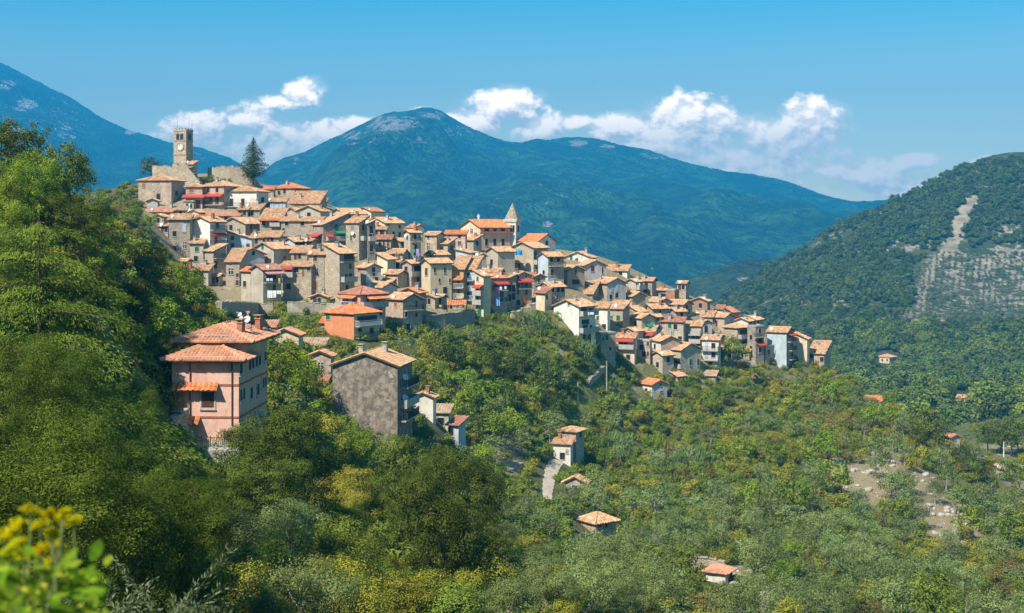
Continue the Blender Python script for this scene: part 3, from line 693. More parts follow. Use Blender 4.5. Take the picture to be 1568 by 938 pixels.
# castle top
tw = H('1',343,443,497,103,470,'T','ts',"377,152a24x52 408,152a24x52 470,152a24x54",'square stone clock tower with twin belfry arches on the castle rock','clock_tower','tower',d=386,chim=0,land='the clock tower',group=None,side='ts')
H('1',447,495,532,372,440,'M','ts','','tiny lean-to with a tiled roof against the clock tower','lean_to','shed',d=384,chim=0)
H('1',62,325,432,500,690,'H','ps',"105,540o26x36 222,628a30x50 365,600b22x40",'big square stone house with a hipped roof below the clock tower',pitch=.33,land='the big hipped stone house')
H('1',440,572,600,552,730,'H','bk',"485,582o36x28 418:600,622A 470,690D 540,690D",'narrow house with a long red awning next to the hipped stone house',chim=0)
H('1',575,745,880,545,735,'H','bk',"620,575d 690,575d 580:745,614A 640,670D 690,655D 576:744,694R",'shaded reddish house with a red awning left of the white house')
H('1',745,1005,1100,588,742,'H','wp',"805,675k26x60 895,675k26x60 1052,665k24x60 746:1004,708R 1006:1100,708R 772,630Z",'white two storey house with a hipped roof and railed terrace below the castle',pitch=.3,land='the white castle-side house')
H('1',1140,1310,1420,562,650,'H','gs',"1185,602k24x40 1228,585k22x40 1330,590k20x40",'stone house with a bright orange hipped roof on the skyline right of the fir',rc='org',chim=1,land='the orange skyline house')
H('1',1345,1375,1425,592,650,'M','ts','','low orange-roofed annex at the right of the orange skyline house',rc='org',chim=0)
H('1',1060,1140,1146,572,650,'M','gs','','low orange-roofed wing at the left of the orange skyline house',rc='org',chim=0)
H('1',428,500,515,670,745,'H','wp',"450,702a18x34 484,702a16x34",'small white turret with a conical tiled cap among roofs','turret','turret',chim=0,ov=.25)
H('1',130,215,232,665,720,'A','li','','tiny lilac gabled house half behind the trees on the left',chim=0)
H('1',123,330,345,752,800,'M','gs','','low house with a faded pink roof beside the trees',rc='pnk',chim=0)
H('1',220,440,450,738,790,'M','gs',"400,760d",'low tan-roofed house just below the hipped stone house',rc='old')
H('2',45,212,235,188,530,'M','dk',"168,255u26x60 172,390w24x50 172,505g26x46 90,300d 90,420d",'tall dark grey house at the left edge of the village beside the trees',land='the tall dark edge house')
H('1',460,545,590,757,800,'A','cr','','little cream gable squeezed between tan roofs below the turret',chim=0)
H('1',600,868,872,783,830,'M','gs',"640,800d 760,800d",'long low house with a flat pinkish roof under the white house',rc='pnk',chim=0)
H('2',222,372,495,206,600,'A','wp',"228,158g18x26 430,232g26x50 372:490,268R 376:490,302A 420,340V 376:490,388R 415,440d 376:500,496R 440,548a",'tall white gabled house with stacked balconies and an orange awning')
H('2',216,362,366,246,400,'M','wp',"297,288N26x55 335,268d 256:364,338T 240,300d",'low white house with a vivid orange roof and a green door',rc='org',chim=0)
H('2',215,320,325,378,600,'M','gp',"268,422g30x40 260,500d",'plain grey plaster house with one green window in shade on the left')
H('2',330,400,502,440,650,'M','ts',"418,548a30x60 402:480,495R 360,560d",'rough stone house with a dark arched opening above the rocks')
H('2',506,706,712,340,520,'R','lb',"552,333b26x32 552,393b26x36 676,398b26x38",'light blue house with a sloping roofline and brown shutters',pitch=.27,land='the upper light blue house')
H('2',716,882,1050,424,560,'A','gp',"793,400g18x44 825,500o20x46 967,500o26x50",'grey gabled house with one green and two orange shutters',land='the two-colour-shutter gable')
H('2',962,1048,1155,365,460,'A','lb',"1105,395H100x50 1050:1155,445X",'small pale blue gabled house with an open loggia')
H('2',1160,1282,1288,468,815,'M','ts',"1212,495b30x46 1225,605w24x60 1219,715o22x70",'tall tan stone house with an orange shutter above the long wall')
H('a',130,312,490,688,1250,'R','ts',"415,720H110x66 440,840N30x60 440,960d 390,970d 316:490,785R 330:490,1020S 400,1100d",'tallest stone house with a steep tan roof and shaded balcony side',land='the tallest stone house',chim=1)
H('2',556,606,808,466,640,'B','li',"578,500w 718,455d24x30",'lilac grey gabled house with an orange roof behind the laundry house',rc='org',chim=0)
H('2',622,698,795,602,850,'B','gp',"720,735d24x44 765,735b26x50 765,640b26x46 704:800,800T 650,700d",'grey house with a vivid orange roof and an orange porch by the wall',rc='org',chim=0,land='the orange-roofed wall house')
H('2',700,797,942,590,905,'A','gp',"860,640H80x50 800:942,690R 885,728d24x40 905,890D24x60 800:942,606K 860,800d",'house with a red roof, pink awning and laundry balcony',rc='red',chim=0)
H('2',952,1180,1186,562,830,'M','ts',"1010,590d36x50 966,605V22x70 1115,610V16x60 1062,585d 955:1040,640S 956:1040,566A 1160,585k30x20 1000,720d",'tan stone house with an orange door and walled terrace',chim=0)
H('2',500,608,612,525,720,'M','ts',"598,630b26x30 592,690b26x40 540,600w",'narrow tan stone house with two brown shutters')
H('2',940,1268,1275,200,365,'M','gs',"985,215d 1060,320w20x24 1150,325b22x40 960,270d20x30 1110,215d 1210,240d",'long grey stone house under a wide tan roof',land='the long grey stone house')
H('2',770,938,942,188,335,'M','br',"800,215d 900,205d 856:936,238S 765,300d 870,300d 776:940,186T",'brown stone house with an orange strip awning beside the long grey one')
H('2',458,655,790,222,345,'A','gs',"735,262o26x60 700,235d 690:790,272R 540,250d",'stone gabled house with an orange door on its balcony')
H('2',490,590,618,245,290,'M','gs','','tiny tan-roofed house wedged behind the light blue house',chim=0)
H('2',1195,1275,1480,230,400,'M','dk',"1235,350H60x60 1380,250N24x50 1390,330H120x50 1196:1270,305A 1290:1350,312A 1370:1470,285Q 1200:1270,385R 1300:1470,350S",'dark house with green drapes on shaded balconies')
H('a',388,545,650,320,775,'M','gs',"463,366w28x46 452,495g26x70 486,455Z 592,375k28x70 605,590w24x60 560:640,525S",'tall grey stone house with a green shutter and white dish',land='the white-dish stone house')
H('a',640,650,728,330,770,'M','dk',"690,400k 680,500k 652:728,530S 690,620k",'narrow house in deep shade right of the dish house',chim=0)  # its deep shade is put into the dark wall colour
H('a',200,372,630,215,330,'A','gp',"255,295d20x30 325,290d20x30 425,240d 540,250d",'wide gabled house near the skyline with a dark eaves wall')
H('3',15,212,287,122,240,'A','gp',"120,150d",'grey gabled house beside the long grey stone house')
H('1',1262,1500,1563,686,745,'M','gs','','broad tan-roofed house on the upper ridge')
H('1',1430,1555,1563,672,700,'M','gs','','long low orange-roofed house on the upper ridge skyline',rc='org')
H('1',1112,1235,1242,670,760,'M','li',"1140,705u24x50 1200,705u24x50",'shaded house with two blue windows right of the white house')
H('1',1235,1320,1372,742,800,'A','bk','','small reddish gabled house on the upper slope')
H('a',520,690,835,185,270,'A','cr','','cream house with a dull red roof on the ridge skyline',rc='red',land='the red-roofed cream house')
H('a',640,860,1085,325,500,'A','cr',"664,250d20x28 895,350d24x36 1030,365d24x36 960,455a30x60 1030,460b28x60",'cream gabled house with a dark shaded flank',chim=1)
H('a',705,865,880,398,510,'M','gs',"745,435H50x60 820,440H50x60",'stone house with two open loggias')
H('a',735,925,940,518,700,'M','gs',"795,570b26x70 842,570b26x70 892,570b26x70",'stone house with three brown shutters under a narrow red roof',rc='red',chim=0)
H('a',925,1038,1155,545,700,'A','gp',"1065,580d24x40 1110,580d24x40",'low plaster gabled house right of the three brown shutters')
H('a',1085,1158,1285,440,770,'A','gp',"1125,480Z 1215,490k30x60 1160:1285,545R 1215,620k 1215,690k",'tall shaded house with coloured laundry on its flank')
H('a',1115,1215,1325,378,450,'B','wp',"1170,390d",'white house with a bright orange roof on the middle ridge',rc='org',chim=1,land='the orange-roofed ridge house')
H('a',1335,1475,1563,470,730,'B','ts',"1375,490d26x36 1375,600w30x80",'tan stone house with a dark gable end on the ridge')
H('4',160,325,330,305,450,'M','pk',"195,322d22x28 280,322d22x28 280,378b26x36 215,378d",'pale pink house with an orange roof left of the church hall',rc='org',chim=0)
H('4',100,185,247,382,510,'M','ts',"215,410d20x36 140,420d",'small tan stone house below the pale pink house')
H('4',5,80,198,470,520,'A','gs',"50,490d",'low grey gabled house behind the yellow house')
H('a',855,1065,1135,688,800,'B','ps',"950,740d",'low pinkish house with a wide tan roof in the village middle')
H('g',525,630,808,235,480,'B','br',"543,265V20x30 718,255k36x56 720,310d30x40 755,370d36x50",'brown house with a pale gable and tall arched window',side='wp')
H('g',760,885,985,135,340,'R','cr','','cream house with a slanting top and dark flank',chim=0)
H('g',860,1010,1130,312,480,'B','gs','','house with a big tan roof falling toward the brown house')
H('g',815,935,1005,402,480,'B','gs','','small house with a tan roof one step below the big tan roof',chim=0)
H('g',628,820,1003,472,570,'B','gp',"730,520d",'low house with a lilac gable behind the salmon house',side='li')
H('g',1065,1175,1290,185,480,'A','gs',"1240,240H80x70 1250,365d24x50 1130:1290,328S 1110,250d",'grey gabled house with an open loggia left of the yellow house')
H('b',42,150,405,180,605,'A','ye',"102,280b30x90 200,190d20x14 320,188d20x14 200,262b26x56 321,262b26x60 255,382b22x46 380,384b20x46 202,512a46x70 325,500a50x80",'big pale yellow house with small brown windows',side='ye',land='the pale yellow house',chim=0)
H('b',405,546,552,252,660,'M','oc',"490,305b26x50 485,400g30x60 485,525g30x60 408:546,362T 430:548,470X 425:548,590X",'ochre house with white balconies beside the yellow house',chim=0,land='the ochre house')
H('b',546,680,686,255,690,'M','lb',"600,330g30x80 600,440g30x60 605,555g30x70 548:680,380X 548:680,500X 548:680,615X",'narrow light blue house with three white balconies',chim=0)
H('b',680,785,870,335,830,'R','cr',"714,365g24x54 715,500g30x80 715,610g30x80 715,700g26x50 684:785,445A 682:785,552S 682:785,662S 735,780N",'cream house with stacked balconies and green shutters',chim=0)
H('b',785,880,1070,358,780,'A','cr',"935,435H60x50 1040,430d 1000,550g 890:1070,406A 895:1060,500R 990,610d 895:1060,640R",'cream house with an orange roof and long hanging laundry',rc='org',side='gp',land='the laundry house')
H('b',1060,1075,1165,365,740,'M','dk',"1095,470k 1140,480k 1095,590k 1140,570k",'narrow dark house in shade right of the laundry house',chim=0)  # dark wall colour stands in for the shade here
H('b',1125,1165,1362,335,700,'B','bk',"1200,345g24x36 1297,340g24x40 1200,430g26x80 1240,410g22x50 1297,430g30x80 1200,525g28x60 1297,525g28x60 1168:1362,380A 1195:1355,480R 1200,650d 1280,650V",'tan gabled house with seven green shutters and a red awning strip',land='the seven-green-shutter house')
H('b',1370,1385,1525,345,540,'B','gs',"1445,380a24x50",'small rough stone gable behind the stairs')
H('5',108,178,232,462,610,'M','cr',"192,492g20x40",'little cream house on piers with a red roof by the stairs',rc='red',chim=0)
H('5',125,222,340,414,570,'A','wp',"240,430d 285,430d 320,430d 278,495g20x36 170,410d12x16",'white gabled house with a row of small windows',side='gs')
H('5',125,205,330,172,410,'A','lb',"230,195d26x40 285,195d26x40 206:330,245R 235,295b26x50 170,300d",'light blue house with an iron balcony below the church',side='gs')
H('4',690,870,985,415,610,'A','ts',"886,468N24x60 872:915,540S 890,590g",'tall tan gabled house with a green door under the church',land='the gable under the church')
H('4',655,862,866,535,600,'M','gs',"760,560d 820,560d",'low house with a wide tan roof below the gabled house under the church')
H('4',495,585,720,445,610,'A','gp',"536,522d22x34",'grey plastered house with one small window and dark flank')
H('4',432,605,632,608,640,'B','gs','','low house with a tan roof behind the laundry house')
H('4',250,362,420,455,570,'R','lb',"392,545V26x60 300,500d",'pale blue house with a red door in the middle of the village',pitch=.2)
H('4',420,425,492,478,580,'B','gs','','little stone gable beside the pale blue house',chim=0)
H('4',325,390,455,352,440,'M','gs',"420,375d",'low tan-roofed house tucked against the church hall')
H('c',185,510,570,192,270,'A','wp',"270,190g26x50 330,190Z",'white gabled house on the skyline right of the church',chim=1,land='the white skyline gable')
H('c',80,225,430,345,540,'B','br',"160,385w26x30 325,355b22x80 325,480H90x60",'brown gabled house with a small balcony below the skyline gable',side='br')
H('c',340,430,690,288,490,'B','gp',"525,320b40x70 645,340b20x80",'grey gabled house with two tall brown shutters',side='li')
H('c',690,940,975,348,440,'M','wp',"760,370d 860,370d",'house with a big tan roof at the right of the upper ridge')
H('c',530,700,925,500,705,'B','ps',"755,550u22x80 823,540u26x90 815,640d 745,660d",'grey gabled house with two light blue shutters',side='li',land='the blue-shuttered gable')
H('c',925,1045,1130,480,610,'A','gp',"1068,515Z 1050:1130,565S",'plaster house with a dish right of the light blue shutters')
H('c',1110,1240,1290,470,650,'B','dk',"1170,520d 1160,600d",'dark house with a pinkish roof on the ridge',rc='pnk')
H('c',375,520,530,545,610,'R','gs','','small slanting tan roof left of the light blue shutters',chim=0)
H('c',195,525,530,625,690,'M','gs',"250,645d 370,645d 460,645d",'long low tan-roofed house above the white gable house')
H('c',1280,1420,1450,582,650,'H','wp',"1345,605u24x30",'small white house with a hipped roof on the right ridge',land='the small hipped house on the right ridge')
H('5',1145,1215,1250,440,525,'T','rd','','rust red metal shed standing among roofs','shed','shed',chim=0,land='the rust red shed')
H('c',850,1000,1160,655,800,'B','gs',"930,760d",'rough stone house with a low gable below the dish house')
H('c',1185,1320,1460,722,810,'B','gs',"1355,735d",'low stone house in front of the rust red shed')
H('5',1155,1280,1355,555,660,'B','gs',"1310,575d 1325,610d",'stone house with a dark gable right of the rust red shed')
H('5',1345,1475,1498,527,620,'A','rd',"1420,560d",'rust red walled house on the lower ridge skyline',rc='tan',land='the rust red walled house')
H('5',250,450,582,572,850,'A','wp',"370,545g16x26 490,600H50x40 545,600H40x40 455:580,640S 500,690H60x36 455:582,775S 500,740H40x50 545,740d 490,810d 535,825D",'white gabled house with shaded balconies at the village edge',land='the white edge gable',chim=1)
H('5',580,678,700,583,775,'M','wp',"600,660g20x36 650,730d",'white house with one green shutter next to the white gable',chim=0)
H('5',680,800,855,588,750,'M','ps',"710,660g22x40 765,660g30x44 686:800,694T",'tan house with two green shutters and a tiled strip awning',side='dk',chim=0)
H('5',555,628,742,785,935,'T','wp',"672,815g22x44 645,825g14x36 700,905d16x30",'flat roofed white house above a stone base','house','house',side='gs',chim=0)
H('c',1130,1250,1440,805,910,'A','gs',"1335,845g26x50",'low gabled house with a green shutter left of the blue tank')
H('c',975,1080,1180,840,910,'R','gs','','tiny slanting roof above the green balcony house',chim=0)
H('d',655,800,960,135,310,'B','gp',"890,232H80x50 850:940,285S 846:936,215Q 725,200d",'grey gabled house with a bright green balcony',land='the green-balcony house')
H('d',900,950,1042,118,280,'A','gp',"992,150g36x50 1000,245g34x36",'narrow house with two green shutters right of the green balcony',chim=0)
H('5',1175,1225,1310,610,670,'A','gs',"1270,635d",'small tan-roofed house right of the blue tank')
H('e',15,220,250,180,260,'M','gs',"60,210d 140,210d",'wide tan-roofed house on the lower ridge')
H('d',1040,1300,1312,180,480,'M','gp',"1137,220g38x60 1170,300w26x40 1205,235d 1260,380d",'broad grey house with a red roof and one green shutter',rc='red',land='the broad red-roofed grey house')
H('d',1315,1510,1520,228,540,'M','gp',"1418,370N36x70 1470,355d36x60 1410,460g30x60 1480,465d 1372:1512,328S 1375:1512,422S 1380:1512,505S",'grey house with three stacked balconies and a green door')
H('e',40,98,215,245,360,'B','ts',"150,310a36x80",'lilac fronted gable with a dark arched window',side='li')
H('e',210,350,455,185,370,'B','ts',"265,248b24x70 243,330b26x40",'tan stone house with two brown shutters on the lower ridge',side='li')
H('e',255,330,350,95,190,'M','wp','','white roof turret with a small red tiled cap','turret','turret',rc='red',chim=0)
H('e',350,440,510,130,210,'R','rd','','low red-roofed house behind the white roof turret',rc='red')
H('e',455,608,660,228,310,'A','wp',"632,245d30x40",'white walled house with a slanting tan roof on the right ridge')
H('e',520,690,765,212,310,'A','gs',"720,240d 694:765,290S",'shaded house with a long tan roof behind the white walled one')
H('e',345,492,605,298,570,'H','ts',"555,345H70x56 500:600,412S 560,460H56x50 505:595,512S 540,540d",'stone house with a hipped roof and shaded flank above the tree',side='dk',land='the right hipped stone house')  # flank shade painted in by the darker side wall
H('e',600,690,780,285,695,'T','dk',"735,330d 735,430H60x60 655:780,400R 690:780,470A 735,540d 640,400d 640,520d",'tall dark house with balconies left of the light blue end house',chim=0)
H('e',690,800,885,500,695,'T','gs',"858,650V24x60 735,560d 830,560d",'low stone house with an orange door before the light blue end house',chim=0)
H('e',815,1025,1100,348,765,'B','lb',"1085,490g26x50 1085,590d26x50 1030:1095,447R 1045:1100,542R 1045:1100,642R 1030:1098,366A 1070,405H50x50 1060,720d",'tall light blue house near the right end of the village',side='gs',land='the tall light blue house',chim=0)
H('e',1102,1250,1275,418,705,'R','cr',"1130,640d",'cream house with a slanting top at the right end',land='the cream end house',chim=0)
H('e',1265,1435,1440,580,740,'M','ts',"1355,680V46x56 1300,600d 1410,640d",'last small stone house at the right tip of the village',land='the last right-hand house')
H('e',105,288,300,430,785,'M','wp',"158,490u26x60 155,590u26x60 106:288,537R 106:288,642R 106:288,727R 230,590d 230,490d 200,690d",'white house with three tiers of railed balconies',land='the three-tier balcony house')
H('e',235,300,345,400,520,'B','gs','','stone gable peeking over the white balcony house',chim=0)
H('6',95,180,270,648,805,'A','gp',"225,680d 140,720d",'lowest grey gabled house with a blank front wall',chim=0)
H('6',160,325,480,605,790,'B','gp',"402,700g20x50 462,700b16x50 310,690H80x44 262:350,738S",'grey house with a single green door and big concrete balcony',land='the single-green-door house')
H('d',905,1030,1262,410,650,'B','wp',"960,470d",'whitewashed house with a low brown gable',side='ps')
H('d',745,900,912,405,690,'T','bk',"875,440b30x50 875,560b30x60 775,640d 830,560d 800,480d",'patched brown stone house with red doors','house','house',chim=0)
H('d',715,950,985,300,430,'M','wp',"878,352N34x80 740,350g26x60 722:950,306A 740:950,405R 810,350d",'white terrace house with green doors and a red awning edge',chim=0)
H('d',500,715,722,372,690,'M','cr',"506:715,380A 506:715,490S 610,430d 560,430d 640,600d 560,580d",'cream house with a walled balcony under a red strip')
H('d',575,715,820,292,410,'A','gp',"650,320d",'small grey gable above the cream balcony house',chim=0)
H('e',55,250,265,820,905,'M','ts',"130,880a20x40 210,890a20x40",'ruined stone shack with dark openings below the balcony house','hut','hut',rc='old',chim=0,land='the ruined stone shack')
H('6',5,95,215,882,995,'B','wp',"165,880d14x16 170,935g26x14 50,930d",'small white house with an orange roof on the slope below the village',rc='org',side='li',land='the small slope house',chim=0)
H('6',230,300,365,815,860,'R','bk',"275,835d",'low hut with a pinkish roof beside the slope house','hut','hut',rc='pnk',chim=0)
H('e',595,670,712,850,900,'M','ts','','pink-roofed shed among bushes below the right end','shed','shed',rc='pnk',chim=0)
# lower village and slope
H('g',320,560,862,555,1010,'H','sa',"400,610V40x60 480,610V40x60 650,615k30x60 780,610k30x60 346:530,570T 622:862,590T 330:540,688X 565:862,702S 795,760d 700,850d 440,760d",'salmon house with a dull red hipped roof and two balconies',rc='red',land='the salmon house')
H('8',205,368,508,146,290,'H','or',"400,240d22x30 465,238d22x30 440,172H110x32 374:505,214X 374:505,278R 225,155g",'orange house with a broad orange roof and red balcony',rc='org',side='cr',land='the orange house',chim=0)
H('8',185,365,372,198,272,'M','li',"258,240V20x50 328,235V20x50 225:365,270X",'low wing with a red roof and two orange doors at the orange house',rc='org',chim=0)
H('8',545,638,742,68,245,'B','ps',"598,92o16x28 600,215b 712,92b12x40 655,150d12x28 712,150d12x28 668,215d 642:742,126R",'tan house with a shaded gable and long balcony by the garden wall',side='gs',land='the tan gabled house')
H('g',1012,1255,1350,535,900,'A','ps',"1290,600d 1310,700d",'house with a bright orange roof behind the tan gabled house',rc='org',side='dk')  # shade of the right flank is put into its dark wall colour
H('7',720,888,915,207,320,'A','cr',"800,272g40x24",'cream gabled house with a green door behind the pink house',rc='pnk',land='the small cream gable',chim=0)
H('7',893,1040,1052,268,310,'M','gs',"950,285d",'low flat roofed stone house with white dishes right of the cream gable',rc='old',chim=0)
H('7',950,1080,1092,332,480,'A','ps',"1020,390w30x40 975,385b",'pinkish gabled house left of the big bare gable',rc='pnk',chim=0)
H('7',905,1045,1052,502,550,'M','gs','','low shed with a red roof among trees','shed','shed',rc='red',chim=0)
H('7',462,556,562,118,160,'M','gs','','pinkish roofed hut just above the pink house','hut','hut',rc='pnk',chim=0)
H('7',640,745,752,160,210,'M','pk','','small pink house hidden above the pink house roof',rc='pnk',chim=0)
G1 = H('8',250,608,690,434,770,'A','gw',"625:690,552R 620:690,662S 640,500Z 640,615Z 655,525d 650,640d 640,712d 615:690,737R 660,715k",'big house with a bare streaked grey gable wall and dark balcony flank',d=182,pitch=.36,chim=2,land='the big bare grey gable',rc='tan',group=None)
H('8',695,805,822,607,750,'A','wp',"745,725o26x36",'white gabled house with an orange shutter right of the bare gable',land='the white gable beside it'.replace(' beside it',' by the bare one'),chim=1)
H('8',805,890,906,692,800,'M','gp',"850,740d",'small grey house stepping down from the white gable',rc='old')
H('8',890,945,982,760,900,'M','lb',"900,795d",'little bluish house with a red roof at the end of the row',rc='red',chim=0)
# farm buildings in the groves
H('p',540,632,675,352,480,'H','ts',"655,362d",'upper block of the stone tower house above the path','tower_house','house',chim=0,d=258,group=None,pitch=.3)
H('p',512,603,612,418,535,'M','wp',"585,455w12x20 560,480d",'pale tower house with a tan roof at the top of the path','tower_house','house',chim=1,d=255,group=None,land='the pale tower house',pitch=.3)
H('p',570,682,698,624,692,'A','gs',"625,655d",'small stone hut with a tan gable roof among olives','hut','hut',chim=0,group=None,land='the small stone hut',pitch=.5)
H('s',420,520,640,240,312,'H','gs',"545,248k16x28 580,250k16x28",'low stone shed with a wide tan hipped roof among olives','shed','shed',chim=0,group=None,land='the low wide-roofed shed',pitch=.5)
H('s',1180,1296,1338,540,606,'H','wp','','small hut with a mottled red tiled roof in the groves','hut','hut',rc='pnk',chim=0,group=None,land='the red-tiled hut',pitch=.42)
H('q',405,468,474,136,165,'M','wp',"430,150d",'long low white house with an orange roof on the far shoulder',rc='org',d=337,group=None,land='the white house on the shoulder',chim=0)
H('q',712,736,768,272,325,'B','ye',"725,285d",'yellow house with a brownish roof on the right shoulder',rc='red',d=322,group=None,land='the yellow shoulder house',chim=0)
H('q',905,942,950,398,442,'R','ps','','tiny pinkish field hut near the right edge','hut','hut',d=300,group=None,land='the tiny field hut',chim=0)
VG = 'houses scattered in the far valley'
H('r',540,592,622,900,928,'H','cr',"560,912d 582,912d",'cream farmhouse with two roofs in the far valley',rc='pnk',far=True,group=VG,chim=0)
H('q',755,820,825,124,140,'M','pk',"780,130d",'long pinkish house in the far valley trees',rc='pnk',far=True,group=VG,chim=0)
H('q',803,838,843,98,112,'M','wp','','orange-roofed house in the far valley above the long pinkish one',rc='org',far=True,group=VG,chim=0)
H('q',635,690,694,182,198,'M','sa','','orange house with an orange roof in the far valley',rc='org',far=True,group=VG,chim=0)
H('q',842,895,906,224,248,'H','wp',"870,235d",'white house with a bright orange hipped roof near the valley road',rc='org',d=560,group=VG,chim=0)
H('q',802,830,834,38,48,'M','wp','','small white house high in the far valley',rc='pnk',far=True,group=VG,chim=0)
H('q',1012,1060,1070,340,360,'M','pk','','pink house by the valley road at the right edge',rc='red',d=470,group=VG,chim=0)

# ------------------------------------------------------------------ church, clock, castle walls
hall = H('4',285,445,684,252,450,'A','cr',"377,277w18x34 497,270k36x20 563,270k26x20 625,270k36x20 493,368k24x54 560,368k24x54 625,368k24x54",'cream church hall with an orange roof and a row of tall windows','church_hall','church',rc='org',d=378,chim=0,side='pk',group=None,land='the church hall')
mb = MB(); Wf = hall['WS']; zc_ = Wf.at(560, 300 + 293 / 5.21)[1]
mb.box(Wf.o, Wf.r, UP, Wf.n, -.3, Wf.w + .3, zc_ - .15, zc_ + .12, .004, .7); mb.obj('cornice', mat_tile('org'), hall['root'], hall['org'])
top = P(650 + 440 / 5.21, 300 + 208 / 5.21, 386)
mb = MB(); r_, n_v = Vector((.98, -.2, 0)), Vector((-.2, -.98, 0)); mb.box(top, r_, UP, n_v, -2.9, 2.9, -1.6, .3, -1.5, 1.5); mb.obj('roof_terrace', mat_wall('wp'), hall['root'], hall['org'])
ct = H('4',640,728,765,200,450,'T','wp',"690,258a16x50 711,258a16x50 748,258a14x50 745,355a10x30",'white church bell tower with a pointed grey spire','bell_tower','tower',d=384,chim=0,group=None,land='the church spire')
c0, c1, c2, c3 = [Vector((p.x, p.y, ct['ze'])) for p in ct['c']]; cen = (c0 + c2) / 2
apx = Vector((cen.x, cen.y, P(784, 310, 386).z)); mb = MB()
ring = [cen + (p - cen) * 1.2 for p in (c0, c1, c2, c3)]
oct_ = []
for i in range(4):
    a, b = ring[i], ring[(i + 1) % 4]; oct_ += [a.lerp(b, .2), a.lerp(b, .8)]
for i in range(8): mb.quad([oct_[i] + UP * .5, oct_[(i + 1) % 8] + UP * .5, apx])
mb.obj('spire', mat_flat('spire_slate', (.33, .28, .21), .85, 0, .3, 2), ct['root'], ct['org'])
mb = MB()
for k, (z0, z1, s_) in enumerate(((-.25, .12, 1.18), (.125, .5, 1.28))):
    rr = [cen + (p - cen) * s_ for p in (c0, c1, c2, c3)]
    for i in range(4): mb.quad([rr[i] + UP * z0, rr[(i + 1) % 4] + UP * z0, rr[(i + 1) % 4] + UP * z1, rr[i] + UP * z1])
    mb.quad([p + UP * z1 for p in rr]); mb.quad([p + UP * z0 for p in rr][::-1])
rr = [cen + (p - cen) * 1.08 for p in (c0, c1, c2, c3)]
for i in range(4): mb.quad([rr[i] - UP * 4.5, rr[(i + 1) % 4] - UP * 4.5, rr[(i + 1) % 4] - UP * 4.2, rr[i] - UP * 4.2])
mb.obj('cornice', mat_wall('wp'), ct['root'], ct['org'])
mb = MB(); mb.tube(apx - UP * .2, apx + UP * 1.3, .05); mb.tube(apx + UP * .85 - Vector((.4, 0, 0)), apx + UP * .85 + Vector((.4, 0, 0)), .04); mb.obj('cross', M_iron, ct['root'], ct['org'])
H('4',760,905,1045,360,450,'B','wp',"975,375d",'white church front with a pediment and long orange roof','church','church',rc='org',side='wp',d=376,chim=0,group=None,pitch=.5,land='the church pediment')
# statue on the roof terrace
st = empty('statue', top + Vector((-.3, 0, .302))); tag(st, 'white statue standing on the roof terrace of the church hall', 'statue')
mb = MB(); o_ = st.location.copy(); mb.tube(o_, o_ + UP * .5, .42, .36, 8); mb.obj('pedestal', M_conc, st, o_)
mb = MB(); prof = [(.5, .30), (.8, .26), (1.2, .20), (1.45, .27), (1.62, .22), (1.68, .09), (1.74, .13), (1.86, .14), (1.96, .07)]
for (z0, r0), (z1, r1) in zip(prof, prof[1:]): mb.tube(o_ + UP * z0, o_ + UP * z1, r0, r1, 10)
for sx in (-1, 1): mb.tube(o_ + UP * 1.5 + Vector((sx * .24, 0, 0)), o_ + UP * 1.15 + Vector((sx * .33, -.15, 0)), .08, .06); mb.tube(o_ + UP * 1.15 + Vector((sx * .33, -.15, 0)), o_ + UP * 1.25 + Vector((sx * .1, -.32, 0)), .06, .05)
mb.obj('figure', M_white, st, o_)
# clock tower parts
Wt = tw['WF']; cx_, cz_, _ = Wt.at(200 + 395 / 5.21, 180 + 230 / 5.21)
def disc(W, cx, cz, r0, r1, d0, d1, mat, name, par, org, k=28):
    mb = MB(); c = W.o + W.r * cx + UP * cz
    pt = lambda r, t, d: c + W.r * (r * math.cos(t)) + UP * (r * math.sin(t)) + W.n * d
    for i in range(k):
        a, b = 2 * math.pi * i / k, 2 * math.pi * (i + 1) / k
        if r0 <= 0: mb.quad([c + W.n * d1, pt(r1, a, d1), pt(r1, b, d1)])
        else: mb.quad([pt(r0, a, d1), pt(r1, a, d1), pt(r1, b, d1), pt(r0, b, d1)]); mb.quad([pt(r0, a, d0), pt(r0, a, d1), pt(r0, b, d1), pt(r0, b, d0)])
        mb.quad([pt(r1, a, d0), pt(r1, b, d0), pt(r1, b, d1), pt(r1, a, d1)])
    return mb.obj(name, mat, par, org)
ck = disc(Wt, cx_, cz_, .85, 1.15, .004, .2, mat_wall('ts'), 'clock', tw['root'], tw['org'])
disc(Wt, cx_, cz_, 0, .845, .004, .1, M_white, 'clock_face', ck, tw['org'])
mb = MB()
for k in range(12):
    t = k * math.pi / 6; dr = Wt.r * math.sin(t) + UP * math.cos(t); sd = Wt.r * math.cos(t) - UP * math.sin(t); c = Wt.o + Wt.r * cx_ + UP * cz_
    L0, L1 = (.60, .76) if k % 3 else (.52, .78); mb.box(c, dr, sd, Wt.n, L0, L1, -.035, .035, .101, .115)
mb.obj('hour_mark', M_iron, ck, tw['org'])['kind'] = 'stuff'
for ang, L, wd in ((-50, .45, .05), (-12, .66, .035)):
    t = math.radians(ang); dr = Wt.r * math.sin(t) + UP * math.cos(t); sd = Wt.r * math.cos(t) - UP * math.sin(t); mb = MB()
    mb.box(Wt.o + Wt.r * cx_ + UP * cz_, dr, sd, Wt.n, -.1, L, -wd, wd, .118 + (.012 if L > .5 else 0), .128 + (.012 if L > .5 else 0)); mb.obj('clock_hand', M_iron, ck, tw['org'])
